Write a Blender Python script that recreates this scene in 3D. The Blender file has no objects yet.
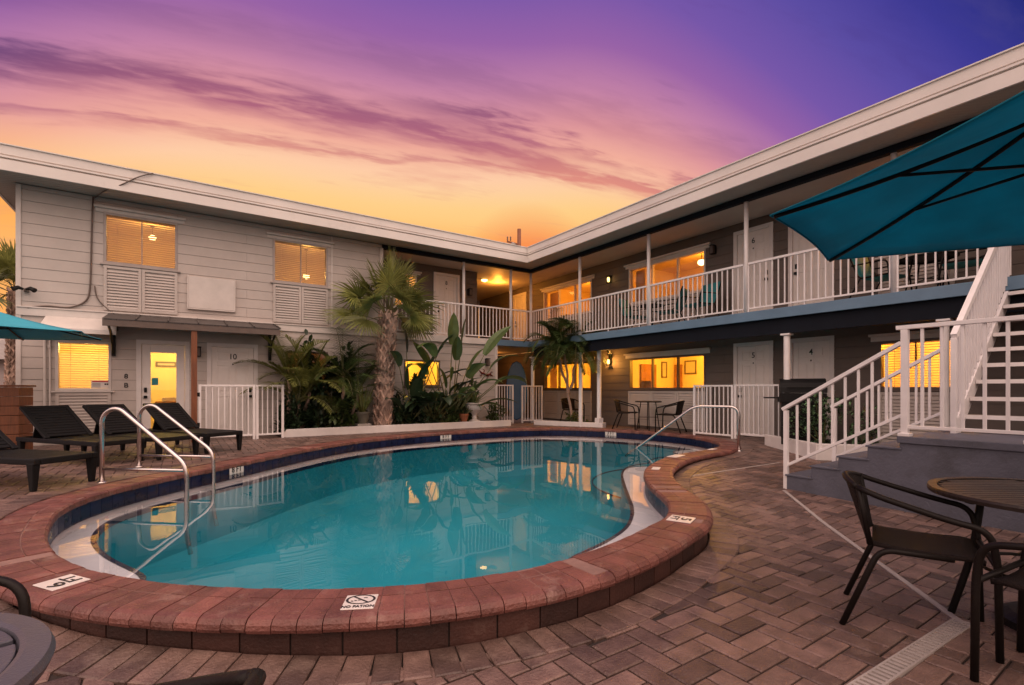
import bpy, bmesh, math, random
from math import sin, cos, pi, radians, sqrt, atan2, acos
from mathutils import Vector, Matrix
R = random.Random(11)
S = bpy.context.scene
COL = S.collection

# ------------------------------------------------------------------ frame
# x runs along the left wing, y goes into the left wing, camera stands at the origin
F, CX, HY, CZ = 490.0, 512.0, 389.0, 1.25
CO, SI = .8296, .5584
def c2w(X, D): return (CO*X + SI*D, -SI*X + CO*D)
def ground_at(px, py, z=.2):
    D = F*(CZ-z)/(py-HY); x, y = c2w((px-CX)/F*D, D)
    return Vector((x, y, z))
def sstep(a, b, t):
    t = max(0, min(1, (t-a)/(b-a))); return t*t*(3-2*t)
def deck_z(x, y):
    D = SI*x + CO*y; X = CO*x - SI*y
    zr = .2*max(0, min(1, (D-4.6)/6.0)); zl = .2*sstep(1.9, 3.3, D)
    t = sstep(-1.6, -.4, X)
    return zl*(1-t) + zr*t

# ------------------------------------------------------------------ materials
def nodes(name):
    m = bpy.data.materials.new(name); m.use_nodes = True
    nt = m.node_tree; nt.nodes.clear()
    out = nt.nodes.new('ShaderNodeOutputMaterial')
    return m, nt, out
def N(nt, t, **k):
    n = nt.nodes.new(t)
    for a, v in k.items(): setattr(n, a, v)
    return n
def pbr(name, col, rough=.6, var=.18, scale=3., bump=.15, bscale=60., metal=0., tone=False, trans=0., stain=None, stretch=None, spec=.5, wave=None, emis=None):
    m, nt, out = nodes(name); L = nt.links.new
    b = N(nt, 'ShaderNodeBsdfPrincipled')
    b.inputs['Roughness'].default_value = rough; b.inputs['Metallic'].default_value = metal
    b.inputs['Specular IOR Level'].default_value = spec
    tc = N(nt, 'ShaderNodeTexCoord'); src = tc.outputs['Object']
    if stretch:
        mp = N(nt, 'ShaderNodeMapping'); mp.inputs['Scale'].default_value = stretch
        L(src, mp.inputs['Vector']); src = mp.outputs['Vector']
    n1 = N(nt, 'ShaderNodeTexNoise'); n1.inputs['Scale'].default_value = scale; n1.inputs['Detail'].default_value = 6; n1.inputs['Roughness'].default_value = .62
    L(src, n1.inputs['Vector'])
    mr = N(nt, 'ShaderNodeMapRange'); mr.inputs['From Min'].default_value = .3; mr.inputs['From Max'].default_value = .7
    mr.inputs['To Min'].default_value = 1-var; mr.inputs['To Max'].default_value = 1+var
    L(n1.outputs['Fac'], mr.inputs['Value'])
    val = mr.outputs['Result']
    if tone:
        at = N(nt, 'ShaderNodeAttribute', attribute_name='tone')
        mm = N(nt, 'ShaderNodeMath', operation='MULTIPLY'); L(val, mm.inputs[0]); L(at.outputs['Fac'], mm.inputs[1]); val = mm.outputs[0]
    vm = N(nt, 'ShaderNodeVectorMath', operation='SCALE'); vm.inputs[0].default_value = col[:3]; L(val, vm.inputs['Scale'])
    c = vm.outputs['Vector']
    if stain:
        n3 = N(nt, 'ShaderNodeTexNoise'); n3.inputs['Scale'].default_value = stain[1]; n3.inputs['Detail'].default_value = 8; n3.inputs['Roughness'].default_value = .7
        L(src, n3.inputs['Vector'])
        r3 = N(nt, 'ShaderNodeMapRange'); r3.inputs['From Min'].default_value = stain[2]; r3.inputs['From Max'].default_value = stain[2]+.14; r3.inputs['To Max'].default_value = stain[3]
        L(n3.outputs['Fac'], r3.inputs['Value'])
        mx = N(nt, 'ShaderNodeMix', data_type='RGBA'); L(r3.outputs['Result'], mx.inputs['Factor']); L(c, mx.inputs['A']); mx.inputs['B'].default_value = (*stain[0], 1)
        c = mx.outputs['Result']
    L(c, b.inputs['Base Color'])
    if bump:
        n2 = N(nt, 'ShaderNodeTexNoise'); n2.inputs['Scale'].default_value = bscale; n2.inputs['Detail'].default_value = 4
        L(src, n2.inputs['Vector'])
        h = n2.outputs['Fac']
        if wave:
            w = N(nt, 'ShaderNodeTexWave', wave_type='BANDS', bands_direction=wave[0]); w.inputs['Scale'].default_value = wave[1]; L(tc.outputs['Object'], w.inputs['Vector'])
            ad = N(nt, 'ShaderNodeMath', operation='ADD'); L(h, ad.inputs[0]); L(w.outputs['Fac'], ad.inputs[1]); h = ad.outputs[0]
        bp = N(nt, 'ShaderNodeBump'); bp.inputs['Strength'].default_value = bump; bp.inputs['Distance'].default_value = .01
        L(h, bp.inputs['Height']); L(bp.outputs['Normal'], b.inputs['Normal'])
    rr = N(nt, 'ShaderNodeMapRange'); rr.inputs['To Min'].default_value = max(.03, rough-.12); rr.inputs['To Max'].default_value = min(1, rough+.12)
    L(n1.outputs['Fac'], rr.inputs['Value']); L(rr.outputs['Result'], b.inputs['Roughness'])
    sh = b.outputs['BSDF']
    if trans:
        t = N(nt, 'ShaderNodeBsdfTranslucent'); L(c, t.inputs['Color'])
        mi = N(nt, 'ShaderNodeMixShader'); mi.inputs['Fac'].default_value = trans; L(sh, mi.inputs[1]); L(t.outputs[0], mi.inputs[2]); sh = mi.outputs[0]
    if emis:
        b.inputs['Emission Color'].default_value = (*emis[0], 1); b.inputs['Emission Strength'].default_value = emis[1]
    L(sh, out.inputs['Surface'])
    return m
def thin_glass(name, tint=(.96, .97, .96), ior=1.5, ripple=0., rscale=2., rough=0.):
    m, nt, out = nodes(name); L = nt.links.new
    f0 = ((ior-1)/(ior+1))**2*(1 if ior < 1.4 else 1.8)
    ge = N(nt, 'ShaderNodeNewGeometry'); dt = N(nt, 'ShaderNodeVectorMath', operation='DOT_PRODUCT'); L(ge.outputs['Incoming'], dt.inputs[0]); L(ge.outputs['Normal'], dt.inputs[1])
    ab = N(nt, 'ShaderNodeMath', operation='ABSOLUTE'); L(dt.outputs['Value'], ab.inputs[0])
    om = N(nt, 'ShaderNodeMath', operation='SUBTRACT', use_clamp=True); om.inputs[0].default_value = 1; L(ab.outputs[0], om.inputs[1])
    pw = N(nt, 'ShaderNodeMath', operation='POWER'); L(om.outputs[0], pw.inputs[0]); pw.inputs[1].default_value = 5
    fr = N(nt, 'ShaderNodeMath', operation='MULTIPLY_ADD'); L(pw.outputs[0], fr.inputs[0]); fr.inputs[1].default_value = 1-f0; fr.inputs[2].default_value = f0
    tr = N(nt, 'ShaderNodeBsdfTransparent'); tr.inputs['Color'].default_value = (*tint, 1)
    gl = N(nt, 'ShaderNodeBsdfGlossy'); gl.inputs['Roughness'].default_value = rough
    mi = N(nt, 'ShaderNodeMixShader')
    L(fr.outputs[0], mi.inputs['Fac']); L(tr.outputs[0], mi.inputs[1]); L(gl.outputs[0], mi.inputs[2]); L(mi.outputs[0], out.inputs['Surface'])
    if ripple:
        tc = N(nt, 'ShaderNodeTexCoord'); n = N(nt, 'ShaderNodeTexNoise'); n.inputs['Scale'].default_value = rscale; n.inputs['Detail'].default_value = 2
        L(tc.outputs['Object'], n.inputs['Vector'])
        bp = N(nt, 'ShaderNodeBump'); bp.inputs['Strength'].default_value = ripple; bp.inputs['Distance'].default_value = .05
        L(n.outputs['Fac'], bp.inputs['Height']); L(bp.outputs['Normal'], gl.inputs['Normal']); L(bp.outputs['Normal'], dt.inputs[1])
    return m
def glow(name, col, st):
    m, nt, out = nodes(name)
    e = N(nt, 'ShaderNodeEmission'); e.inputs['Color'].default_value = (*col, 1); e.inputs['Strength'].default_value = st
    nt.links.new(e.outputs[0], out.inputs['Surface']); return m

M = {}
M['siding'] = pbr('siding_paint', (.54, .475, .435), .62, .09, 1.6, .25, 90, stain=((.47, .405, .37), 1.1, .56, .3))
M['siding_shaded'] = pbr('siding_paint_shaded', (.135, .108, .094), .65, .10, 1.6, .25, 90, stain=((.2, .17, .15), 1.3, .58, .35))  # same siding paint, with the shade under roof and balcony put into its colour
M['white'] = pbr('white_paint', (.75, .70, .68), .45, .07, 4, .12, 70, stain=((.5, .45, .42), 3, .6, .4))
M['rail'] = pbr('railing_paint', (.82, .775, .765), .38, .06, 5, .08, 80)
M['trim'] = pbr('trim_paint', (.66, .60, .56), .5, .08, 4, .12, 60)
M['fascia'] = pbr('fascia_paint', (.76, .71, .67), .42, .07, 1.2, .08, 30, stain=((.42, .38, .35), 1.6, .6, .35))
M['soffit'] = pbr('soffit_vinyl', (.40, .35, .31), .55, .08, 1.5, .5, 60, wave=('DIAGONAL', 6.))
M['ceiling'] = pbr('walkway_ceiling_paint', (.46, .39, .34), .6, .08, 1.5, .15, 50)
M['navy'] = pbr('navy_beam_paint', (.010, .012, .018), .7, .15, 3, .1, 50, spec=.12)
M['blue'] = pbr('blue_slab_paint', (.125, .215, .31), .45, .10, 3, .15, 60, stain=((.12, .18, .25), 3, .6, .5))
M['roofing'] = pbr('roof_membrane', (.35, .33, .32), .8, .15, 2, .3, 40)
M['door'] = pbr('door_paint', (.80, .74, .70), .4, .05, 4, .06, 70)
M['black'] = pbr('black_plastic', (.008, .0075, .008), .55, .2, 8, .2, 120, spec=.18)
M['iron'] = pbr('dark_powder_coat', (.010, .009, .0085), .5, .2, 10, .15, 150, spec=.2)
M['bronze'] = pbr('bronze_tube', (.0095, .0065, .0055), .5, .2, 10, .15, 150, spec=.2)
M['wicker'] = pbr('woven_resin_wicker', (.012, .0065, .0052), .6, .5, 160, .9, 260, stretch=(1, 1, .45), spec=.2)
M['steel'] = pbr('brushed_steel', (.62, .56, .54), .22, .08, 12, .05, 300, metal=1.)
M['teal'] = pbr('teal_canopy_fabric', (.017, .31, .42), .75, .14, 2, .5, 9, trans=.62)
M['aquacloth'] = pbr('aqua_canopy_fabric', (.06, .44, .58), .75, .08, 2, .25, 400, trans=.22)
M['teal2'] = pbr('teal_sling_fabric', (.02, .20, .22), .7, .12, 6, .4, 300)
M['wood'] = pbr('reddish_stained_wood', (.20, .065, .025), .5, .35, 5, .4, 40, stretch=(6, 6, .6))
M['tablewood'] = pbr('slatted_table_wood', (.026, .018, .0155), .45, .25, 4, .3, 40, tone=True, spec=.35)
M['greytop'] = pbr('grey_resin_table', (.078, .076, .095), .4, .1, 5, .2, 200)
M['roofdark'] = pbr('canopy_sheet_metal', (.055, .045, .042), .45, .2, 2, .2, 20)
M['bluegrey'] = pbr('blue_grey_step_paint', (.098, .10, .130), .6, .2, 2.5, .5, 40, stain=((.055, .053, .06), 2.0, .54, .65))
M['brick'] = pbr('red_coping_brick', (.172, .062, .049), .5, .34, 7, .8, 70, tone=True, stain=((.33, .20, .165), 5.5, .55, .6))
M['mortar'] = pbr('pale_mortar', (.26, .15, .125), .85, .2, 8, .5, 80)
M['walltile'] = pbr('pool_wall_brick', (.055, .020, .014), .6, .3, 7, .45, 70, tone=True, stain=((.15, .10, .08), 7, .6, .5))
M['paver'] = pbr('brick_paver', (.142, .086, .070), .45, .36, 7, .8, 70, tone=True, stain=((.24, .165, .135), 2.4, .55, .6))
M['joint'] = pbr('joint_sand', (.025, .016, .013), .95, .3, 10, .4, 60)
M['ground'] = pbr('bare_ground', (.09, .075, .06), .95, .3, .4, .3, 10)
M['navytile'] = pbr('navy_waterline_tile', (.010, .014, .05), .3, .25, 10, .1, 60, tone=True, spec=.25)
M['plaster'] = pbr('pale_pool_plaster', (.62, .60, .62), .7, .08, 3, .1, 40)
M['basin'] = pbr('turquoise_pool_finish', (.0005, .255, .345), .7, .16, .5, .05, 30)
M['water'] = thin_glass('pool_water_surface', (.97, .995, 1.), 1.333, .05, 1.3)
M['glass'] = thin_glass('window_glass', (.95, .95, .93), 1.5)
M['sill'] = pbr('window_frame_aluminium', (.40, .34, .31), .4, .1, 6, .08, 60)
M['darkframe'] = pbr('dark_window_frame', (.12, .085, .07), .45, .15, 6, .1, 60)
M['blind'] = pbr('blind_slat', (.62, .46, .30), .6, .05, 4, 0, trans=.45)
M['inwall'] = pbr('warm_room_paint', (.74, .62, .42), .8, .05, 2, .05, 40)
M['infurn'] = pbr('room_furniture_wood', (.30, .13, .05), .5, .3, 4, .2, 30)
M['pale'] = pbr('pale_ceramic', (.70, .64, .60), .4, .06, 6, .05, 60)
M['ink'] = pbr('black_lettering', (.012, .011, .012), .5, .1, 20, 0)
M['redink'] = pbr('red_lettering', (.5, .03, .03), .5, .1, 20, 0)
M['leaf'] = pbr('broad_leaf', (.082, .125, .038), .38, .25, 5, .2, 60, tone=True, trans=.22)
M['darkleaf'] = pbr('dark_shrub_leaf', (.026, .05, .022), .45, .3, 6, .2, 60, tone=True, trans=.18)
M['palmleaf'] = pbr('palm_frond', (.19, .205, .055), .42, .25, 6, .1, 60, tone=True, trans=.32)
M['stem'] = pbr('green_stem', (.12, .12, .045), .5, .25, 8, .2, 50)
M['trunk'] = pbr('palm_trunk_bark', (.38, .26, .205), .85, .3, 8, .8, 60, tone=True)
M['terracotta'] = pbr('terracotta', (.32, .11, .05), .75, .18, 8, .2, 60)
M['potgreen'] = pbr('glazed_olive_pot', (.12, .11, .085), .4, .2, 6, .1, 60)
M['concrete'] = pbr('weathered_concrete', (.38, .34, .31), .8, .15, 6, .4, 70)
M['mulch'] = pbr('dark_mulch', (.03, .022, .016), .95, .5, 30, .9, 60)
M['rust'] = pbr('rust_red_metal', (.16, .03, .022), .5, .3, 12, .2, 60)
M['bluepaddle'] = pbr('blue_board_gloss', (.02, .09, .20), .25, .08, 2, .03, 30)
M['lampglow'] = glow('lamp_glow', (1., .60, .16), 7.)
M['lampwhite'] = glow('ceiling_lamp_glow', (1., .72, .28), 6.)
M['aqua'] = pbr('teal_door_sticker', (.02, .25, .28), .5, .1, 5, 0)
M['grate'] = pbr('pale_drain_channel', (.36, .31, .285), .6, .15, 8, .2, 80)
M['house'] = pbr('neighbour_stucco', (.58, .50, .46), .7, .08, 2, .2, 30)

# ------------------------------------------------------------------ mesh builder
class MB:
    def __init__(s, fmap=None): s.v = []; s.f = []; s.t = []; s.map = fmap
    def add(s, vs, fs, tone=1.):
        o = len(s.v)
        s.v += [Vector(s.map(*v)) for v in vs] if s.map else [Vector(v) for v in vs]
        s.f += [[i+o for i in f] for f in fs]; s.t += [tone]*len(fs); return s
    def box(s, a0, a1, b0, b1, c0, c1, tone=1.):
        vs = [(a, b, c) for c in (c0, c1) for b in (b0, b1) for a in (a0, a1)]
        return s.add(vs, [(0, 2, 3, 1), (4, 5, 7, 6), (0, 1, 5, 4), (2, 6, 7, 3), (0, 4, 6, 2), (1, 3, 7, 5)], tone)
    def wedge(s, a0, a1, nb, bb, bt, c0, c1, tone=1.):      # lap board: back at nb, face bb at the bottom and bt at the top
        vs = [(a0, nb, c0), (a1, nb, c0), (a0, bb, c0), (a1, bb, c0), (a0, nb, c1), (a1, nb, c1), (a0, bt, c1), (a1, bt, c1)]
        return s.add(vs, [(0, 2, 3, 1), (4, 5, 7, 6), (0, 1, 5, 4), (2, 6, 7, 3), (0, 4, 6, 2), (1, 3, 7, 5)], tone)
    def obox(s, c, ex, ey, ez, tone=1.):                    # centre and three half-axis vectors
        c, ex, ey, ez = map(Vector, (c, ex, ey, ez))
        vs = [c + ex*i + ey*j + ez*k for k in (-1, 1) for j in (-1, 1) for i in (-1, 1)]
        return s.add(vs, [(0, 2, 3, 1), (4, 5, 7, 6), (0, 1, 5, 4), (2, 6, 7, 3), (0, 4, 6, 2), (1, 3, 7, 5)], tone)
    def bar(s, p, q, w, h, up=(0, 0, 1), tone=1.):
        p, q = Vector(p), Vector(q); d = q-p
        e = d.normalized(); sd = e.cross(Vector(up)).normalized(); u = sd.cross(e)
        return s.obox((p+q)/2, d/2, sd*(w/2), u*(h/2), tone)
    def tube(s, pts, r, seg=8, closed=False, tone=1., caps=True):
        pts = [Vector(p) for p in pts]; n = len(pts); rs = r if isinstance(r, (list, tuple)) else [r]*n
        vs = []; pu = None
        for i, p in enumerate(pts):
            a = pts[(i-1) % n] if (closed or i > 0) else p; b = pts[(i+1) % n] if (closed or i < n-1) else p
            d = (b-a).normalized()
            if pu is None:
                pu = Vector((0, 0, 1)) if abs(d.z) < .9 else Vector((1, 0, 0))
            sd = d.cross(pu).normalized(); pu = sd.cross(d).normalized()
            for k in range(seg):
                t = 2*pi*k/seg; vs.append(p + (sd*cos(t) + pu*sin(t))*rs[i])
        fs = []
        for i in range(n if closed else n-1):
            j = (i+1) % n
            for k in range(seg):
                l = (k+1) % seg; fs.append((i*seg+k, i*seg+l, j*seg+l, j*seg+k))
        if caps and not closed: fs += [tuple(range(seg))[::-1], tuple((n-1)*seg+k for k in range(seg))]
        return s.add(vs, fs, tone)
    def lathe(s, prof, c=(0, 0, 0), seg=24, tone=1., caps=True):
        c = Vector(c); vs = []; n = len(prof)
        for r, z in prof:
            for k in range(seg): vs.append(c + Vector((r*cos(2*pi*k/seg), r*sin(2*pi*k/seg), z)))
        fs = [(i*seg+k, i*seg+(k+1) % seg, (i+1)*seg+(k+1) % seg, (i+1)*seg+k) for i in range(n-1) for k in range(seg)]
        if caps: fs += [tuple(range(seg))[::-1], tuple((n-1)*seg+k for k in range(seg))]
        return s.add(vs, fs, tone)
    def grid(s, rows, tone=1.):
        w = len(rows[0]); vs = [p for r in rows for p in r]
        return s.add(vs, [(i*w+j, i*w+j+1, (i+1)*w+j+1, (i+1)*w+j) for i in range(len(rows)-1) for j in range(w-1)], tone)
    def prism(s, poly, z0, z1, tone=1.):
        n = len(poly)
        vs = [(x, y, z0) for x, y in poly] + [(x, y, z1) for x, y in poly]
        return s.add(vs, [tuple(range(n))[::-1], tuple(range(n, 2*n))] + [(i, (i+1) % n, n+(i+1) % n, n+i) for i in range(n)], tone)
    def build(s, name, mat, parent=None, local=False, smooth=False, bevel=0., fix=True, solid=0.):
        off = Vector((0, 0, 0))
        if parent is not None and not local:
            p = parent
            while p is not None: off += p.location; p = p.parent
        me = bpy.data.meshes.new(name)
        me.from_pydata([tuple(v-off) for v in s.v], [], s.f)
        if fix:
            bm = bmesh.new(); bm.from_mesh(me); bmesh.ops.recalc_face_normals(bm, faces=bm.faces); bm.to_mesh(me); bm.free()
        if any(abs(t-1) > 1e-6 for t in s.t) or mat.name in TONED:
            a = me.attributes.new('tone', 'FLOAT', 'FACE'); a.data.foreach_set('value', s.t)
        me.materials.append(mat)
        if smooth: me.shade_smooth()
        o = bpy.data.objects.new(name, me); COL.objects.link(o)
        if parent is not None: o.parent = parent
        if solid:
            md = o.modifiers.new('Thickness', 'SOLIDIFY'); md.thickness = solid; md.offset = 0
        if bevel:
            md = o.modifiers.new('Bevel', 'BEVEL'); md.width = bevel; md.segments = 2; md.limit_method = 'ANGLE'; md.angle_limit = radians(40)
        return o
TONED = {m.name for m in M.values() if any(n.type == 'ATTRIBUTE' for n in m.node_tree.nodes)}

def tag(o, label=None, cat=None, group=None, kind=None):
    if label: o['label'] = label
    if cat: o['category'] = cat
    if group: o['group'] = group
    if kind: o['kind'] = kind
    return o
def thing(name, label, cat, loc=(0, 0, 0), rz=0., group=None):
    o = bpy.data.objects.new(name, None); COL.objects.link(o); o.location = loc; o.rotation_euler = (0, 0, rz)
    o.empty_display_size = .2
    return tag(o, label, cat, group)
def copy_tree(o, parent=None):
    c = o.copy(); COL.objects.link(c)
    if parent is not None: c.parent = parent
    for ch in [x for x in bpy.data.objects if x.parent == o]: copy_tree(ch, c)
    return c
def text(name, s, size, loc, rot, mat, parent, local=False, depth=.002, sx=1.):
    cu = bpy.data.curves.new(name, 'FONT'); cu.body = s; cu.size = size; cu.extrude = depth; cu.offset = size*.013; cu.align_x = 'CENTER'; cu.align_y = 'CENTER'
    cu.materials.append(mat)
    tmp = bpy.data.objects.new('lettering_curve', cu); COL.objects.link(tmp); bpy.context.view_layer.update()
    me = bpy.data.meshes.new_from_object(tmp.evaluated_get(bpy.context.evaluated_depsgraph_get())); me.name = name
    bpy.data.objects.remove(tmp); bpy.data.curves.remove(cu)
    if not me.materials: me.materials.append(mat)
    o = bpy.data.objects.new(name, me); COL.objects.link(o)
    off = Vector((0, 0, 0)); p = parent
    if not local:
        while p is not None: off += p.location; p = p.parent
    o.location = Vector(loc)-off; o.rotation_euler = rot; o.scale = (sx, 1, 1); o.parent = parent
    return o
def lamp(name, loc, power, col, radius=.08):
    l = bpy.data.lights.new(name, 'POINT'); l.energy = power; l.color = col; l.shadow_soft_size = radius; l.cycles.use_multiple_importance_sampling = False
    o = bpy.data.objects.new(name, l); COL.objects.link(o); o.location = loc; return o
def arc(c, r, a0, a1, n, ax=Vector((1, 0, 0)), ay=Vector((0, 0, 1))):
    return [Vector(c) + ax*(r*cos(a0+(a1-a0)*i/n)) + ay*(r*sin(a0+(a1-a0)*i/n)) for i in range(n+1)]
def fillet(pts, r, n=5):
    pts = [Vector(p) for p in pts]; out = [pts[0]]
    for i in range(1, len(pts)-1):
        p, a, b = pts[i], pts[i-1], pts[i+1]
        da, db = (a-p), (b-p); q = min(r, da.length*.49, db.length*.49)
        s, e = p+da.normalized()*q, p+db.normalized()*q
        for k in range(n+1):
            t = k/n; out.append(s*(1-t)**2 + p*2*t*(1-t) + e*t*t)
    return out + [pts[-1]]

BACK1 = (.56, .43, .455); BACK2 = (2.25, 1.66, 1.42)
BLOW, BHIGH = .42, 1.3
BAND1, BAND2, BAND3 = 1.585, 1.76, 1.30
EXPOSURE = 0.

# ------------------------------------------------------------------ the motel building
YL, YB, XR = 12.44, 13.6, 10.4           # left facade, left balcony back wall, right facade
FLOOR, SLAB0, SLAB1, EAVE = .2, 2.57, 2.72, 5.0
FL = lambda u, n, z: (u, YL-n, z)
FB = lambda u, n, z: (u, YB-n, z)
FR = lambda u, n, z: (XR-n, u, z)
BLD = thing('motel_building', 'two storey L shaped motel with pale lap siding, lit windows and white balcony railings', 'building', (8.0, 14.0, .2))

def cells(u0, u1, z0, z1, holes):
    us = sorted({u0, u1} | {max(u0, min(u1, h[i])) for h in holes for i in (0, 1)})
    zs = sorted({z0, z1} | {max(z0, min(z1, h[i])) for h in holes for i in (2, 3)})
    for a, b in zip(us, us[1:]):
        for c, d in zip(zs, zs[1:]):
            if b-a < 1e-4 or d-c < 1e-4: continue
            mu, mz = (a+b)/2, (c+d)/2
            if not any(h[0] < mu < h[1] and h[2] < mz < h[3] for h in holes): yield a, b, c, d
def siding_wall(fmap, u0, u1, z0, z1, holes, mat, pitch=.205, name='wall'):
    bk = MB(fmap)
    for a, b, c, d in cells(u0, u1, z0, z1, holes): bk.box(a, b, -.15, -.03, c, d)
    w = bk.build(name, M['siding_shaded'], BLD)
    mb = MB(fmap); z = z0
    while z < z1-.01:
        t = min(z+pitch, z1)
        for a, b, c, d in cells(u0, u1, z, t-.005, [h for h in holes if h[2] < t and h[3] > z]):
            f = lambda q: .013-.008*(q-z)/pitch
            # boards come in lengths
            cut = [a]; q = a - (a % 3.66) + (1.2 if int(z/pitch) % 2 else 3.0)
            while q < b:
                if q > a+.15 and q < b-.15: cut.append(q)
                q += 3.66
            cut.append(b)
            for e, g in zip(cut, cut[1:]): mb.wedge(e+.0015, g-.0015, -.03, f(c), f(d), c, d)
        z += pitch
    return mb.build('siding_boards', mat, w)

# openings: (u0, u1, z0, z1)
WL_UP = [(-1.28, -.08, 3.72, 4.72), (1.73, 2.95, 3.72, 4.72)]
WL_LO = [(-1.98, -1.16, 1.22, 2.17), (4.9, 5.95, 1.32, 2.04), (2.0, 2.95, 1.25, 2.15)]
DL = [(-.72, .08, .2, 2.2), (.49, 1.37, .2, 2.2)]
siding_wall(FL, -2.5, 7.8, .2, 2.66, WL_LO + DL, M['siding'])
siding_wall(FL, -2.5, 4.3, 2.66, EAVE, WL_UP, M['siding'])
WB_UP = [(5.05, 5.75, 3.62, 4.62)]
DB = [(6.34, 7.12, 2.72, 4.74)]
siding_wall(FB, 4.3, 7.8, SLAB1, EAVE, WB_UP + DB, M['siding_shaded'])
WR = [(7.14, 9.57), (11.07, 13.47), (2.58, 3.63)]
DR = [(5.57, 6.37), (4.40, 5.16)]
siding_wall(FR, -2.5, 17.9, .2, SLAB0, [(a, b, 1.24, 2.10) for a, b in WR] + [(a, b, .2, 2.23) for a, b in DR], M['siding_shaded'])
siding_wall(FR, -2.5, 17.9, SLAB1, EAVE, [(a, b, 3.61, 4.61) for a, b in WR] + [(a, b, SLAB1, 4.75) for a, b in DR] + [(14.55, 15.3, SLAB1, 4.74)], M['siding_shaded'])
FE = lambda u, n, z: (7.8+n, u, z)       # left side of the passage
siding_wall(FE, 12.44, 18, .2, SLAB0, [], M['siding_shaded'])
siding_wall(FE, 13.6, 18, SLAB1, EAVE, [], M['siding_shaded'])
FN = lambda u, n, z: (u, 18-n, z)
siding_wall(FN, 7.8, 10.4, .2, SLAB0, [], M['siding_shaded'])
siding_wall(FN, 7.8, 10.4, SLAB1, EAVE, [], M['siding_shaded'])
FS = lambda u, n, z: (4.3+n, u, z)       # return of the balcony recess
siding_wall(FS, 12.44, 13.6, SLAB1, EAVE, [], M['siding'])
FG = lambda u, n, z: (-2.5-n, u, z)      # gable end
siding_wall(FG, 12.44, 20, .2, EAVE, [], M['siding'])
for q in ((-2.51, -2.44, 12.405, 12.47, .2, 4.99), (4.24, 4.325, 12.4, 12.45, SLAB1, 4.9), (7.745, 7.83, 12.405, 12.47, .2, SLAB0), (3.02, 3.06, 12.415, 12.45, 2.767, 4.99)):
    MB().box(*q).build('corner_board', M['trim'], BLD, bevel=.004)
mb = MB(); mb.box(-2.5, 4.3, 12.395, 12.45, 2.60, 2.74); mb.box(-2.5, 4.3, 12.375, 12.45, 2.742, 2.765)
mb.build('band_board', M['trim'], BLD, bevel=.004)

# slabs, blue edge, beams
mb = MB(); mb.box(9.1, 10.36, -2.5, 18, SLAB0, SLAB1); mb.box(4.3, 7.76, 12.42, 13.58, SLAB0, SLAB1); mb.box(7.76, 9.1, 12.42, 18, SLAB0, SLAB1)
mb.build('balcony_slab', M['ceiling'], BLD)
mb = MB(); mb.box(9.055, 9.098, -2.5, 12.375, 2.555, 2.735); mb.box(7.8, 9.055, 12.375, 12.418, 2.555, 2.735)
mb.build('slab_edge', M['blue'], BLD, bevel=.006)
mb = MB(); mb.box(4.3, 7.798, 12.375, 12.418, 2.56, 2.735); mb.build('slab_edge', M['trim'], BLD, bevel=.006)
mb = MB(); mb.box(9.14, 9.26, -2.5, 12.37, 2.27, SLAB0-.002); mb.build('walkway_beam', M['navy'], BLD)
mb = MB(); mb.box(9.05, 9.16, -2.5, 12.52, 4.895, 4.995); mb.box(4.3, 9.05, 12.41, 12.52, 4.895, 4.995); mb.build('eave_beam', M['navy'], BLD)
# roof, soffit, ceilings, fascia
mb = MB(); mb.box(-2.9, 8.5, 11.82, 20, 5.03, 5.40); mb.box(8.502, 16, -2.5, 20, 5.03, 5.40); mb.build('roof', M['roofing'], BLD)
mb = MB(); mb.box(-2.9, 8.49, 11.80, 12.405, 5.0, 5.025); mb.box(8.492, 9.048, -2.5, 12.405, 5.0, 5.025); mb.box(-2.9, -2.52, 12.407, 20, 5.0, 5.025)
mb.build('soffit', M['soffit'], BLD)
mb = MB(); mb.box(9.162, 10.36, -2.5, 18, 4.965, 4.99); mb.box(4.34, 9.16, 12.53, 13.56, 4.965, 4.99); mb.box(7.84, 9.16, 13.562, 17.9, 4.965, 4.99)
mb.build('walkway_ceiling', M['ceiling'], BLD)
mb = MB()
for z0, z1, p in ((4.985, 5.172, .0), (5.202, 5.232, -.008), (5.262, 5.42, .012), (5.42, 5.438, -.012)):
    mb.box(-2.93+p, 8.45+p, 11.76+p, 11.80, z0, z1)
    mb.box(8.45+p, 8.49, -2.5, 11.76+p, z0, z1)
    mb.box(-2.93+p, -2.89, 11.80, 20, z0, z1)
mb.box(-2.905, 8.488, 11.798, 11.817, 5.0, 5.42); mb.box(8.488, 8.505, -2.5, 11.817, 5.0, 5.42); mb.box(-2.905, -2.88, 11.815, 20, 5.0, 5.42)
mb.build('fascia', M['fascia'], BLD)

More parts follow.
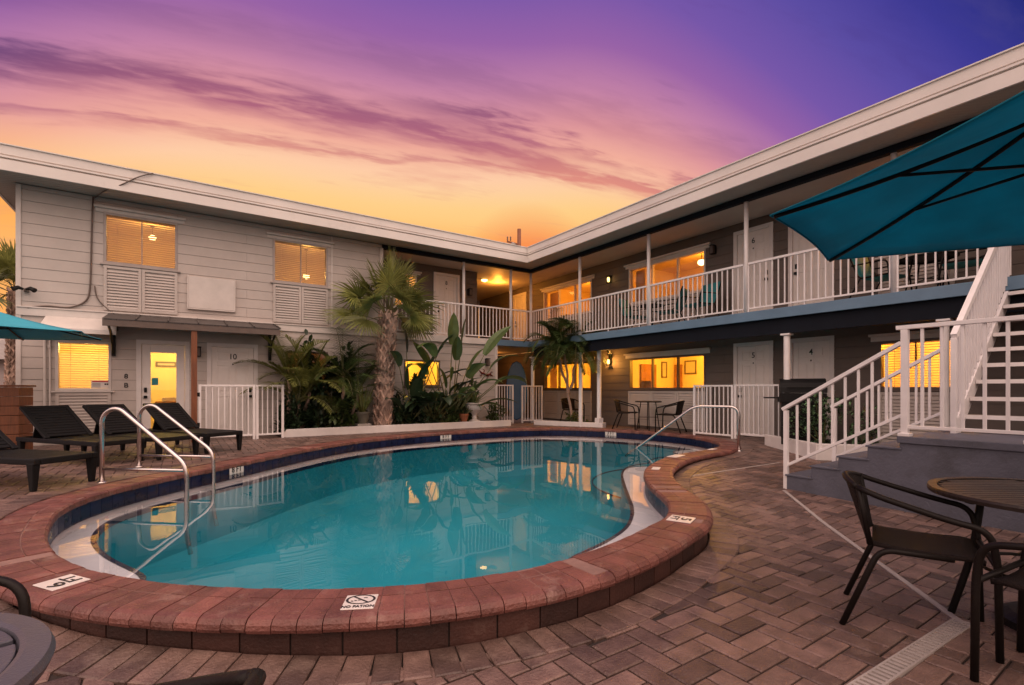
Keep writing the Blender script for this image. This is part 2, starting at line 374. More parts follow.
# ---- windows, doors, rooms
def louvres(mb, u0, u1, z0, z1):
    mb.box(u0, u0+.05, 0.002, .045, z0, z1); mb.box(u1-.05, u1, .002, .045, z0, z1); mb.box(u0+.05, u1-.05, .002, .045, z0, z0+.05); mb.box(u0+.05, u1-.05, .002, .045, z1-.05, z1)
    mb.box(u0+.05, u1-.05, .001, .012, z0+.05, z1-.05)
    z = z0+.055
    while z < z1-.09:
        mb.wedge(u0+.05, u1-.05, .012, .04, .014, z, z+.048); z += .058
def window(fmap, u0, u1, z0, z1, splits, panel=None, blind=False, head=None, fm='sill', label=None, fw=.045, tilt=.3):
    mb = MB(fmap)
    for a, b, c, d in ((u0, u1, z0, z0+fw), (u0, u1, z1-fw, z1), (u0, u0+fw, z0+fw, z1-fw), (u1-fw, u1, z0+fw, z1-fw)):
        mb.box(a, b, -.10, .022, c, d)
    for q in splits: mb.box(q-(.009 if blind else .018), q+(.009 if blind else .018), -.075, -.02 if blind else .004, z0+fw, z1-fw)
    w = mb.build('window', M[fm], BLD, bevel=.003)
    if label: w['label'] = label
    g = MB(fmap); us = [u0+fw] + list(splits) + [u1-fw]
    for a, b in zip(us, us[1:]):
        g.add([(a, -.05, z0+fw), (b, -.05, z0+fw), (b, -.05, z1-fw), (a, -.05, z1-fw)], [(0, 1, 2, 3)])
    g.build('pane', M['glass'], w)
    s = MB(fmap); s.box(u0-.05, u1+.05, .0, .06, z0-.035, z0-.002); s.build('sill', M[fm], w, bevel=.004)
    if head:
        h = MB(fmap); h.box(u0-.14, u1+.14, .0, .075, z1+head, z1+head+.045); h.box(u0-.12, u1+.12, 0, .02, z1+.004, z1+head); h.build('head_trim', M['trim'], w, bevel=.005)
    if panel is not None:
        p = MB(fmap); k = max(1, round((u1-u0)/.7)); st = (u1-u0)/k
        for i in range(k): louvres(p, u0+i*st+.004, u0+(i+1)*st-.004, panel, z0-.045)
        p.build('louvre_panel', M['siding'], w)
    if blind:
        b = MB(fmap); z = z0+fw+.01
        while z < z1-fw-.01:
            dz = .022*tilt/.3
            b.add([(u0+fw, -.085, z+dz), (u1-fw, -.085, z+dz), (u1-fw, -.125, z), (u0+fw, -.125, z)], [(0, 1, 2, 3)]); z += .044
        for q in (u0+.2, u1-.2): b.box(q-.003, q+.003, -.1, -.098, z0+fw, z1-fw)
        b.build('blind', M['blind'], w, fix=False)
    return w
def room(fmap, u0, u1, z0, z1, depth, power, col, lz=None, lu=None, ln=None, doors=(), radius=.12):
    mb = MB(fmap); n1 = -depth
    mb.add([(u0, -.14, z0), (u1, -.14, z0), (u1, n1, z0), (u0, n1, z0), (u0, -.14, z1), (u1, -.14, z1), (u1, n1, z1), (u0, n1, z1)],
           [(0, 1, 2, 3), (4, 5, 6, 7), (2, 3, 7, 6), (0, 3, 7, 4), (1, 2, 6, 5)])
    r = mb.build('room', M['inwall'], BLD, fix=False)
    if doors:
        d = MB(fmap)
        for a, b, h in doors: d.box(a, b, n1+.005, n1+.05, z0, z0+h)
        d.build('room_door', M['infurn'], r)
    x = fmap(lu if lu is not None else (u0+u1)/2, ln if ln is not None else -depth*.55, lz if lz is not None else z1-.35)
    lamp('room_light', x, power, col, radius)
WARM, ORANGE, YEL = (1., .50, .11), (1., .40, .05), (1., .60, .14)
# left wing, upper windows
window(FL, *WL_UP[0], splits=[-.68], panel=2.80, blind=True, head=.07, label='upper window with lowered blind and bright ceiling lamp behind it')
window(FL, *WL_UP[1], splits=[2.34], panel=2.80, blind=True, head=.07, label='upper window with lowered blind and a round lamp low behind it')
room(FL, -1.9, .5, 2.75, 4.95, 2.6, 45, WARM, lz=4.6, lu=-.56, ln=-1.2)
room(FL, 1.1, 3.6, 2.75, 4.95, 2.6, 38, WARM, lz=4.3, lu=2.72, ln=-1.2)
# left wing, lower windows and doors
w = window(FL, *WL_LO[0], splits=[], panel=.32, blind=True, fm='trim', label='small lower window with yellow lit blind and a notice in its corner', tilt=.15)
room(FL, -2.3, -.94, .22, 2.5, 2.2, 60, YEL)
mb = MB(FL); mb.box(-1.47, -1.19, -.046, -.042, 1.27, 1.42); nt_ = mb.build('window_notice', M['pale'], w)
mb = MB(FL); mb.box(-1.455, -1.205, -.0415, -.041, 1.385, 1.41); mb.build('notice_band', M['redink'], w)
mb = MB(FL)
for i in range(4): mb.box(-1.455, -1.33, -.0415, -.041, 1.285+i*.022, 1.292+i*.022)
mb.box(-1.27, -1.24, -.0415, -.041, 1.33, 1.36); mb.box(-1.235, -1.21, -.0415, -.041, 1.33, 1.36)
mb.build('notice_print', M['ink'], w)
window(FL, *WL_LO[1], splits=[5.5], head=None, fm='darkframe', label='lower window glowing yellow behind the bird of paradise leaves')
room(FL, 4.4, 6.6, .22, 2.5, 2.2, 100, (1., .52, .06))
window(FL, *WL_LO[2], splits=[2.47], fm='darkframe', label='dim amber lower window behind the feathery palms')
room(FL, 1.55, 3.5, .22, 2.5, 2.0, 3.0, (1., .34, .05))
def door(fmap, u0, u1, z0, h, num=None, hs=1, glassy=False, rot=None, mat='door', label=None):
    mb = MB(fmap)
    if not glassy:
        mb.box(u0+.035, u1-.035, -.06, -.022, z0+.01, z0+h-.035)
        a, b = u0+.035, u1-.035; w = b-a; zz = [z0+.01, z0+.19, z0+h*.44, z0+h*.49, z0+h*.78, z0+h*.83, z0+h*.93, z0+h-.035]
        st = .105
        for c, d in ((a, a+st), (b-st, b), ((a+b)/2-st/2, (a+b)/2+st/2)): mb.box(c, d, -.022, -.008, z0+.01, z0+h-.035)
        for c, d in ((zz[0], zz[1]), (zz[2], zz[3]), (zz[4], zz[5]), (zz[6], zz[7])):
            for e, g in ((a+st, (a+b)/2-st/2), ((a+b)/2+st/2, b-st)): mb.box(e, g, -.022, -.009, c, d)
        for c, d in ((zz[1], zz[2]), (zz[3], zz[4]), (zz[5], zz[6])):
            for e, g in ((a+st, (a+b)/2-st/2), ((a+b)/2+st/2, b-st)): mb.box(e+.03, g-.03, -.022, -.012, c+.03, d-.03)
    else:
        a, b = u0+.035, u1-.035
        mb.box(a, a+.15, -.06, -.012, z0+.01, z0+h-.035); mb.box(b-.15, b, -.06, -.012, z0+.01, z0+h-.035)
        mb.box(a+.15, b-.15, -.06, -.012, z0+.01, z0+.22); mb.box(a+.15, b-.15, -.06, -.012, z0+h-.2, z0+h-.035)
    d = mb.build('door', M[mat], BLD, bevel=.004)
    if label: d['label'] = label
    f = MB(fmap)
    f.box(u0-.05, u0+.033, -.10, .03, z0, z0+h+.05); f.box(u1-.033, u1+.05, -.10, .03, z0, z0+h+.05); f.box(u0+.033, u1-.033, -.10, .03, z0+h-.033, z0+h+.05)
    f.build('door_frame', M['white'], d, bevel=.004)
    th = MB(fmap); th.box(u0+.033, u1-.033, -.1, .02, z0-.005, z0+.009); th.build('threshold', M['darkframe'], d)
    hu = u1-.10 if hs > 0 else u0+.10
    k = MB(fmap); k.box(hu-.025, hu+.025, -.008, .012, z0+.98, z0+1.08); k.box(hu-.03, hu+.03, -.008, .05, z0+.86, z0+.915); k.build('handle', M['iron'], d, bevel=.008)
    if glassy:
        g = MB(fmap); g.add([(a+.15, -.035, z0+.22), (b-.15, -.035, z0+.22), (b-.15, -.035, z0+h-.2), (a+.15, -.035, z0+h-.2)], [(0, 1, 2, 3)]); g.build('pane', M['glass'], d)
        s = MB(fmap); s.box(a+.165, a+.275, -.033, -.030, z0+1.13, z0+1.28); s.build('door_sticker', M['aqua'], d)
    if num:
        x = fmap((u0+u1)/2, -.006, z0+h*.88); text('door_number', num, .17, x, rot, M['ink'], d, sx=.9)
        p = MB(fmap); p.box((u0+u1)/2-.012, (u0+u1)/2+.012, -.01, -.002, z0+h*.79, z0+h*.805); p.build('peephole', M['iron'], d)
    return d
RL, RR_ = (pi/2, 0, 0), (pi/2, 0, -pi/2)
door(FL, *DL[0][:2], .2, 2.0, glassy=True, hs=-1, label='white door with a tall lit glass panel')
room(FL, -.92, .42, .21, 2.5, 2.4, 62, (1., .66, .16))
door(FL, *DL[1][:2], .2, 2.0, '10', 1, rot=RL, label='white panelled door numbered 10')
door(FB, *DB[0][:2], SLAB1, 2.02, '8', -1, rot=RL, label='balcony door numbered 8 on the left wing')
for (a, b), nlo, nup, hs in ((DR[0], '5', '6', -1), (DR[1], '4', '7', 1)):
    door(FR, a, b, .2, 2.03, nlo, -hs, rot=RR_, label='lower white panelled door numbered %s' % nlo)
    door(FR, a, b, SLAB1, 2.03, nup, hs, rot=RR_, label='upper white panelled door numbered %s' % nup)
door(FR, 14.55, 15.3, SLAB1, 2.02, None, 1, rot=RR_, label='orange lit door deep in the upper passage')
window(FB, *WB_UP[0], splits=[], fm='trim', head=.05, blind=True, label='balcony window glowing behind the palm crown'); room(FB, 4.6, 6.2, 2.75, 4.95, 2.0, 40, WARM)
# right wing windows
for i, (a, b) in enumerate(WR):
    t = (b-a)/3; cuts = [a+t, a+2*t] if b-a > 2 else [(a+b)/2]
    window(FR, a, b, 1.24, 2.10, cuts, panel=.26, head=.09, fm='darkframe', blind=(i == 2), tilt=.15, label=['lower triple window showing a framed picture and doorway', 'lower triple window behind the small palm', 'lower window behind the white stair rail'][i])
    window(FR, a, b, 3.61, 4.61, cuts, panel=2.78, head=.07, fm='trim', label=['upper triple window with a ceiling lamp above teal chairs', 'upper triple window nearest the roof corner', 'upper window behind the teal umbrella'][i])
    room(FR, a-.5, b+.5, .22, 2.5, 2.6, [175, 165, 125][i], (1., .44, .035), doors=[[(b+.18, b+.45, 1.8)], [], []][i])
    room(FR, a-.5, b+.5, 2.74, 4.93, 2.6, [75, 85, 75][i], (1., .34, .03), lz=4.45, lu=(7.92, 12.2, 3.1)[i], ln=-1.1)

def curtain(fmap, u0, u1, z0, z1, n, name='curtain'):
    rows = []
    for z in (z0, z1): rows.append([Vector(fmap(u0+(u1-u0)*k/48, n+.025*sin(k*1.15+.6*sin(k*.3)), z)) for k in range(49)])
    o = MB().grid(rows).build(name, M['blind'], BLD, smooth=True, fix=False); return o
curtain(FR, 12.98, 13.42, 3.66, 4.57, -.24); curtain(FR, 11.10, 11.36, 3.66, 4.57, -.24); curtain(FR, 13.05, 13.42, 1.29, 2.06, -.24); curtain(FR, 9.2, 9.53, 3.66, 4.57, -.24)
mb = MB(FR); mb.box(7.3, 9.2, -2.58, -2.5, 2.75, 3.95); mb.build('headboard', M['infurn'], BLD, bevel=.02)
# ---- ceiling lamps seen through panes and blinds
def ceiling_lamp(loc, top, r, label):
    t = thing('ceiling_lamp', label, 'lamp', (loc[0], loc[1], top))
    mb = MB(); mb.lathe([(r*.5, top-.03), (r*.5, top)], (loc[0], loc[1], 0)); mb.tube([(loc[0], loc[1], top-.03), (loc[0], loc[1], loc[2]+r*.8)], .01); mb.build('canopy_plate', M['iron'], t)
    mb = MB(); mb.lathe([(r*.35, r*.75), (r*.85, r*.55), (r, .0), (r*.8, -r*.45), (r*.3, -r*.7)], loc, 20); mb.build('lamp_globe', M['lampwhite'], t, smooth=True)
ceiling_lamp((-.56, 13.78, 4.68), 4.95, .075, 'bright ceiling lamp behind the blind of the upper window beside the wall cable')
ceiling_lamp((2.72, 13.78, 4.22), 4.95, .085, 'round lamp glowing low behind the blind of the upper window beside the palm crown')
ceiling_lamp((11.35, 7.92, 4.58), 4.93, .10, 'ceiling lamp glowing inside the upper triple window above teal chairs')
ceiling_lamp((11.3, 3.0, 4.2), 4.93, .10, 'ceiling lamp inside the upper window under the teal umbrella edge')
def picture(fmap, u, n, z, w, h, label, cat='picture'):
    t = thing('framed_picture', label, cat, fmap(u, n, z-h/2))
    m = MB(fmap); m.box(u-w/2, u+w/2, n, n+.02, z-h/2, z-h/2+.04); m.box(u-w/2, u+w/2, n, n+.02, z+h/2-.04, z+h/2); m.box(u-w/2, u-w/2+.04, n, n+.02, z-h/2+.04, z+h/2-.04); m.box(u+w/2-.04, u+w/2, n, n+.02, z-h/2+.04, z+h/2-.04); m.build('frame', M['darkframe'], t)
    m = MB(fmap); m.box(u-w/2+.04, u+w/2-.04, n, n+.008, z-h/2+.04, z+h/2-.04); m.build('print', M['siding'], t)
picture(FR, 9.45, -2.59, 1.92, .42, .42, 'small dark framed picture on the wall inside the lower window beside door 5')
picture(lambda u, n, z: (u, 10.06-n, z), 12.5, .0, 1.85, .26, .5, 'narrow tall picture between two brown doors inside the lower triple window')
for x0, x1 in ((11.4, 12.08),):
    mb = MB(); mb.box(x0, x1, 10.0, 10.055, .23, 2.0); o = mb.build('room_door', M['infurn'], BLD, bevel=.01)
picture(FL, -.33, -2.39, 1.86, .42, .13, 'long narrow frame on the yellow wall behind the glass door')
mb = MB(FR); mb.box(9.0, 9.55, -.75, -.3, 1.0, 1.05); mb.box(9.02, 9.08, -.72, -.33, .22, 1.0); mb.box(9.47, 9.53, -.72, -.33, .22, 1.0); mb.box(9.08, 9.47, -.36, -.33, 1.05, 1.48); mb.box(9.03, 9.52, -.72, -.34, .55, .58)
cb = mb.build('room_cabinet', M['infurn'], None, bevel=.01); tag(cb, 'small reddish cabinet at the corner of the lower triple window', 'cabinet')
tb = thing('office_table', 'low wooden table with a stack of papers behind the glass door', 'table', (-.2, 13.7, .21))
mb = MB(); mb.box(-.5, .1, 13.4, 14.0, .93, .97); mb.build('tabletop', M['infurn'], tb, bevel=.006)
for sx in (-.47, .07):
    for sy in (13.43, 13.97): mb = MB(); mb.box(sx-.02, sx+.02, sy-.02, sy+.02, .21, .929); mb.build('leg', M['infurn'], tb)
mb = MB(); mb.box(-.38, .0, 13.5, 13.8, .971, 1.06); pp = mb.build('paper_stack', M['pale'], None, bevel=.004); tag(pp, 'pale paper stack lying on the table behind the glass door', 'papers')

# ---- small things on the left facade
mb = MB(FL); mb.box(.10, .96, .017, .06, 2.97, 3.64); mb.box(.085, .11, .017, .075, 2.955, 3.655); mb.box(.95, .975, .017, .075, 2.955, 3.655); mb.box(.085, .975, .017, .07, 2.94, 2.965)
mb.build('cover_panel', M['trim'], BLD, bevel=.006)
cp = thing('door_canopy', None, None, (0.2, 12.44, 2.5)); del_ = [k for k in ('label', 'category') if k in cp.keys()]
cp.parent = BLD; cp.location = Vector((.2, 12.44, 2.5))-BLD.location
mb = MB()
for i in range(6):
    a = -1.2+i*.49; b = a+.488
    mb.add([(a, 12.42, 2.735), (b, 12.42, 2.735), (b, 11.46, 2.535), (a, 11.46, 2.535), (a, 12.42, 2.72), (b, 12.42, 2.72), (b, 11.46, 2.52), (a, 11.46, 2.52)],
           [(0, 1, 2, 3), (4, 5, 6, 7), (0, 1, 5, 4), (1, 2, 6, 5), (2, 3, 7, 6), (3, 0, 4, 7)])
    mb.bar((b, 12.42, 2.745), (b, 11.45, 2.542), .025, .03)
mb.build('canopy_sheet', M['roofdark'], cp)
mb = MB(); mb.box(-1.2, 1.74, 11.47, 11.53, 2.40, 2.515); mb.box(-1.2, 1.74, 12.34, 12.42, 2.5, 2.6)
for x in (-1.17, -.6, 0.0, .6, 1.2, 1.71): mb.bar((x, 12.38, 2.66), (x, 11.5, 2.47), .05, .09)
mb.build('canopy_beam', M['darkframe'], cp)
for x in (-1.12, 1.66):
    mb = MB(); mb.box(x-.03, x+.03, 12.36, 12.42, 1.9, 2.5); mb.tube(fillet([(x, 12.37, 1.95), (x, 12.0, 2.3), (x, 11.56, 2.42)], .4, 6), .022, 8); mb.build('bracket', M['iron'], cp)
mb = MB(); mb.box(.145, .245, 11.50, 11.60, .2, 2.41); mb.build('canopy_post', M['wood'], cp, bevel=.006)
# awning hood above the small window
mb = MB()
mb.add([(-2.1, 12.42, 2.62), (-1.08, 12.42, 2.62), (-1.05, 11.98, 2.36), (-2.13, 11.98, 2.36), (-2.13, 11.97, 2.28), (-1.05, 11.97, 2.28), (-1.08, 12.42, 2.28), (-2.1, 12.42, 2.28)],
       [(0, 1, 2, 3), (3, 2, 5, 4), (1, 6, 5, 2), (0, 3, 4, 7)])
mb.build('window_awning', M['trim'], BLD, solid=.012)
def cable(pts, r, label, name='wall_cable'):
    o = MB().tube(fillet(pts, .15, 5), r, 6).build(name, M['darkframe'], None, smooth=True); tag(o, label, 'cable'); return o
cable([(-1.43, 12.40, 4.97), (-1.45, 12.405, 4.4), (-1.47, 12.405, 3.3), (-1.5, 12.405, 2.95), (-1.75, 12.40, 2.78), (-2.1, 12.40, 2.80), (-2.35, 12.40, 2.74)], .016, 'dark cable hanging down the pale siding beside the upper blind window')
cable([(-1.41, 12.405, 3.25), (-1.38, 12.405, 3.0), (-1.2, 12.40, 2.80), (-1.09, 12.40, 2.72), (-1.06, 12.40, 2.4)], .012, 'short cable curving from the wall cable to the canopy end')
cable([(-1.42, 12.39, 4.94), (-1.2, 11.9, 4.985), (-.95, 11.735, 5.08), (-.7, 11.735, 5.30), (-.45, 11.74, 5.435), (-.4, 11.9, 5.45)], .011, 'thin cable climbing over the white roof fascia')
def lantern(fmap, u, z, label, lit=None):
    t = thing('wall_lantern', label, 'wall lamp', fmap(u, .02, z))
    m = MB(fmap); m.box(u-.05, u+.05, .016, .035, z-.10, z+.10); m.box(u-.02, u+.02, .035, .09, z+.06, z+.09); m.box(u-.055, u+.055, .05, .16, z+.08, z+.10); m.box(u-.05, u+.05, .055, .155, z-.115, z-.10)
    for du, dn in ((-.048, .058), (.042, .058), (-.048, .148), (.042, .148)): m.box(u+du, u+du+.006, dn, dn+.006, z-.1, z+.08)
    m.build('lantern_body', M['iron'], t)
    if lit:
        c = fmap(u, .105, z-.01)
        m = MB(); m.lathe([(.022, -.07), (.034, -.03), (.034, .03), (.018, .06)], c, 12); m.build('lamp_globe', M['lampglow'], t, smooth=True)
        lamp('lantern_light', fmap(u, .24, z), lit, (1., .42, .08), .05)
    else:
        m = MB(fmap); m.box(u-.035, u+.035, .068, .142, z-.098, z+.078); m.build('lamp_globe', M['darkframe'], t)
lantern(FR, 10.27, 2.06, 'lit wall lantern glowing orange beside the lower triple window', 34)
lantern(FR, 10.27, 4.45, 'small lit wall lantern on the upper wall between two triple windows', .5)
lantern(FR, 6.9, 4.52, 'unlit dark lantern on the upper wall beside door 6')
lantern(FL, .28, 2.05, 'unlit dark lantern between the glass door and door 10')
lantern(FL, 7.45, 2.05, 'unlit dark lantern above the red metal lizard')
lantern(FB, 7.5, 4.3, 'unlit dark lantern beside balcony door 8')
# red metal lizard on the wall end
mb = MB(FL)
pts = [(7.2, .03, 1.80), (7.28, .03, 1.72), (7.37, .03, 1.70), (7.47, .03, 1.66), (7.56, .03, 1.69), (7.66, .03, 1.64)]
mb.tube(pts, [.012, .03, .022, .036, .03, .01], 8)
for a, b, c in (((7.3, .03, 1.72), (7.26, .03, 1.63), (7.22, .03, 1.66)), ((7.33, .03, 1.71), (7.38, .03, 1.79), (7.34, .03, 1.83)), ((7.52, .03, 1.67), (7.49, .03, 1.58), (7.45, .03, 1.57)), ((7.55, .03, 1.69), (7.62, .03, 1.76), (7.66, .03, 1.75))):
    mb.tube([a, b, c], .012, 6)
tag(mb.build('metal_lizard', M['rust'], None, smooth=True), 'dark red metal lizard ornament mounted on the pale wall end', 'wall ornament')
# letters beside the small window
sp = thing('wall_letters', 'black characters 8 and B on the wall between window and glass door', 'sign', FL(-.93, .017, 1.4))
text('letter', '8', .13, FL(-.93, .02, 1.50), RL, M['ink'], sp); text('letter', 'B', .13, FL(-.93, .02, 1.32), RL, M['ink'], sp)
# security camera at the wall corner
sc_ = thing('security_camera', 'small dark twin head camera on the wall corner above the blue umbrella', 'camera', FL(-2.35, .02, 3.05))
mb = MB(FL); mb.box(-2.40, -2.33, .017, .05, 3.02, 3.09); mb.tube([FL(-2.37, .05, 3.05) and (-2.37, .05, 3.05), (-2.37, .14, 3.06)], .012); mb.build('mount', M['darkframe'], sc_)
for dx in (-.08, .08): mb = MB(FL); mb.tube([(-2.37+dx*.2, .14, 3.06), (-2.37+dx, .16, 3.08), (-2.37+dx*1.8, .2, 3.04)], [.02, .035, .045], 10); mb.build('camera_head', M['iron'], sc_)
mb = MB(FL); mb.tube([(-2.12, .03, 2.5), (-2.12, .03, .25)], .022); mb.tube([(-2.05, .028, 2.5), (-2.05, .028, .25)], .016); mb.box(-2.08, -2.04, .018, .06, 2.02, 2.07)
mb.build('conduit', M['trim'], BLD)

# ---- balcony railings and posts
def railing(p, q, zb, zt, sp=.115, parent=BLD, name='railing', bw=.02, posts=True):
    p, q = Vector((*p, 0)), Vector((*q, 0)); d = q-p; L = d.length; e = d.normalized(); n = e.cross(Vector((0, 0, 1)))
    mb = MB(); up = Vector((0, 0, 1))
    mb.obox((p+q)/2+up*(zt-.02), d/2, n*.024, up*.02); mb.obox((p+q)/2+up*(zb+.09), d/2, n*.016, up*.014)
    k = max(2, round(L/sp))
    for i in range(k+1):
        c = p+e*(L*i/k); fat = posts and i % 9 == 0
        mb.obox(c+up*((zb+.005 if fat else zb+.1)+zt-.03)/2, e*(bw*.62 if fat else bw/2), n*(bw/2), up*((zt-.03-(zb+.005 if fat else zb+.1))/2))
    return mb.build(name, M['rail'], parent)
YP = [12.5, 10.2, 7.79, 5.38, 2.99, .6, -1.8]
for a, b in zip(YP, YP[1:]):
    if b > 2: railing((9.13, a-.05), (9.13, b+.05), SLAB1, 3.70)
railing((9.13, 2.94), (9.13, 1.80), SLAB1, 3.70)
XP = [4.36, 6.71, 8.34, 9.1]
for a, b in zip(XP, XP[1:]): railing((a+.04, 12.46), (b-.04, 12.46), SLAB1, 3.70)
for y in YP: MB().tube([(9.13, y, SLAB1), (9.13, y, 4.9)], .042, 14).build('balcony_post', M['rail'], BLD, smooth=True)
for x in XP[1:3]: MB().tube([(x, 12.46, SLAB1), (x, 12.46, 4.9)], .042, 14).build('balcony_post', M['rail'], BLD, smooth=True)
for y in (12.5, 10.25, 7.05, 4.64, 2.4, -.2):
    if y == 7.05: continue
    mb = MB(); mb.tube([(9.2, y, .1), (9.2, y, 2.23)], .055, 16); mb.box(9.12, 9.28, y-.08, y+.08, 2.235, 2.265); mb.build('walkway_post', M['rail'], BLD)
mb = MB(); mb.tube([(9.45, 9.78, .3), (9.45, 9.78, 2.56)], .06, 16); mb.box(9.37, 9.53, 9.70, 9.86, .3, .46); mb.build('walkway_post', M['rail'], BLD)
# lamps in the two storeys of the passage
lamp('passage_light', (9.1, 14.4, 4.7), 66, (1., .36, .045), .1); lamp('passage_light', (9.3, 15.2, 2.3), 18, (1., .36, .07), .1)
pl = thing('passage_lamp', 'round orange lamp on the ceiling of the upper passage', 'lamp', (8.5, 14.3, 4.96))
mb = MB(); mb.lathe([(.13, -.01), (.13, 0)], (8.5, 14.3, 4.963), 20); mb.build('lamp_base', M['iron'], pl)
mb = MB(); mb.lathe([(.11, -.011), (.10, -.05), (.05, -.075)], (8.5, 14.3, 4.963), 20); mb.build('lamp_globe', M['lampglow'], pl, smooth=True)
# ------------------------------------------------------------------ pool outline
INNER_C = [(-3.39, 3.57), (-3.62, 3.84), (-3.92, 4.23), (-4.12, 4.68), (-4.19, 5.15), (-4.17, 5.65), (-4.08, 6.2), (-3.97, 6.7), (-3.84, 7.4), (-3.62, 8.6), (-3.2, 9.9), (-2.35, 11.15), (-1.32, 12.05), (-.13, 12.8), (1.22, 13.2),
           (2.4, 12.75), (3.45, 11.9), (4.0, 10.95), (4.12, 10.0), (3.92, 9.2), (3.42, 8.55), (2.87, 8.1), (2.40, 7.6), (2.0, 6.98), (1.73, 6.4), (1.57, 5.8), (1.50, 5.2), (1.48, 4.75), (1.40, 4.36), (1.24, 4.01), (1.0, 3.72), (.78, 3.46), (.56, 3.24), (.3, 3.02), (0, 2.84),
           (-.33, 2.7), (-.7, 2.61), (-1.09, 2.585), (-1.42, 2.6), (-1.72, 2.64), (-2.03, 2.71), (-2.4, 2.84), (-2.74, 3.02), (-3.08, 3.27)]
def catmull(P, n=10):
    out = []; m = len(P)
    for i in range(m):
        a, b, c, d = (Vector(P[(i+k-1) % m]) for k in range(4))
        for j in range(n):
            t = j/n; out.append(.5*((2*b)+(c-a)*t+(2*a-5*b+4*c-d)*t*t+(3*b-a-3*c+d)*t**3))
    return out
def resample(P, n):
    m = len(P); L = [0]
    for i in range(m): L.append(L[-1]+(P[(i+1) % m]-P[i]).length)
    out = []; j = 0
    for k in range(n):
        s = L[-1]*k/n
        while L[j+1] < s: j += 1
        t = (s-L[j])/(L[j+1]-L[j]); out.append(P[j]*(1-t)+P[(j+1) % m]*t)
    return out, L[-1]
def smooth(P, k=3):
    for _ in range(k): P = [(P[i-1]+P[i]*2+P[(i+1) % len(P)])/4 for i in range(len(P))]
    return P
PN = 720
INNER = [Vector(c2w(*p)) for p in INNER_C]
INNER, PERIM = resample(smooth(catmull(INNER), 12), PN)
area = sum(INNER[i-1].x*INNER[i].y-INNER[i].x*INNER[i-1].y for i in range(PN))
if area < 0: INNER.reverse()          # counter-clockwise, so the outward normal is the tangent turned right
def normals(P):
    o = []
    for i in range(len(P)):
        d = (P[(i+2) % len(P)]-P[i-2]).normalized(); o.append(Vector((d.y, -d.x)))
    return o
NRM = normals(INNER)
def offs(i, w): return INNER[i % PN] + NRM[i % PN]*w
def at_s(s, w):                        # point at arc parameter s (in samples, fractional)
    i = int(math.floor(s)); t = s-i; return offs(i, w)*(1-t)+offs(i+1, w)*t
def inside(p, P):
    c = False; n = len(P); x, y = p[0], p[1]
    for i in range(n):
        a, b = P[i-1], P[i]
        if (a.y > y) != (b.y > y) and x < (b.x-a.x)*(y-a.y)/(b.y-a.y)+a.x: c = not c
    return c
CW = .36
OUTER = [offs(i, CW-.045) for i in range(PN)]
OUT120 = [offs(i, CW-.045) for i in range(0, PN, 4)]
SOLD = [offs(i, CW-.045+.165) for i in range(0, PN, 4)]
ZW, ZC = .065, .2
POOL = thing('swimming_pool', 'freeform swimming pool with raised red brick coping and a navy waterline tile band', 'pool', (*c2w(-.8, 7.2), 0))
# coping bricks: two pieces per course, mortar below
bk = MB(); mo = MB(); wl = MB(); tl = MB()
NB = int(PERIM/.105); step = PN/NB
for b in range(NB):
    s0, s1 = b*step+.055, (b+1)*step-.055
    tone = R.uniform(.80, 1.15); dz = R.uniform(-.0035, .0035)
    split = .135 if b % 1 == 0 else .22
    for prof, tn in ((((.0, .135), (-.004, .15), (-.002, .185), (.014, ZC-.001), (.04, ZC), (split-.0035, ZC), (split-.0035, .14)), tone*R.uniform(.9, 1.1)),
                     (((split+.0035, .14), (split+.0035, ZC), (CW-.05, ZC), (CW-.022, ZC-.008), (CW-.004, ZC-.028), (CW, ZC-.05), (CW-.006, ZC-.066), (CW-.02, ZC-.074)), tone*R.uniform(.9, 1.1))):
        rows = []
        for s in (s0, (s0+s1)/2, s1):
            rows.append([Vector((*at_s(s, w), z+dz)) for w, z in prof])
        n = len(prof); vs = [p for r in rows for p in r]; fs = []
        for i in range(2):
            for j in range(n): fs.append((i*n+j, i*n+(j+1) % n, (i+1)*n+(j+1) % n, (i+1)*n+j))
        fs += [tuple(range(n)), tuple(2*n+k for k in range(n))]
        bk.add(vs, fs, tn)
def ring(prof, n=240, closed_prof=False, mb=None, tone=1.):
    mb = mb or MB(); k = PN//n; rows = [[Vector((*offs(i*k, w), z)) for w, z in prof] for i in range(n)]; m = len(prof)
    mb.add([p for r in rows for p in r], [(i*m+j, i*m+(j+1) % m, ((i+1) % n)*m+(j+1) % m, ((i+1) % n)*m+j) for i in range(n) for j in range(m if closed_prof else m-1)], tone); return mb
cop = bk.build('coping', M['brick'], POOL)
ring([(.02, .13), (.02, .1968), (CW-.06, .1968), (CW-.022, ZC-.055), (CW-.035, .13)], 240, True).build('mortar_bed', M['mortar'], cop)
# outer wall bricks
NW = int(PERIM/.215); step = PN/NW
for b in range(NW):
    s0, s1 = b*step+.1, (b+1)*step-.1
    q = [at_s(s, CW-.045) for s in (s0, (s0+s1)/2, s1)]; q2 = [at_s(s, CW-.07) for s in (s0, (s0+s1)/2, s1)]
    vs = [(p.x, p.y, z) for z in (-.08, .128) for p in q] + [(p.x, p.y, z) for z in (-.08, .128) for p in q2]
    wl.add(vs, [(0, 1, 4, 3), (1, 2, 5, 4), (0, 3, 9, 6), (2, 8, 11, 5), (3, 4, 10, 9), (4, 5, 11, 10)], R.uniform(.6, 1.25))
wp = wl.build('pool_wall', M['walltile'], POOL)
ring([(CW-.054, -.1), (CW-.054, .13), (CW-.09, .13), (CW-.09, -.1)], 240, True).build('mortar_bed', M['joint'], wp)
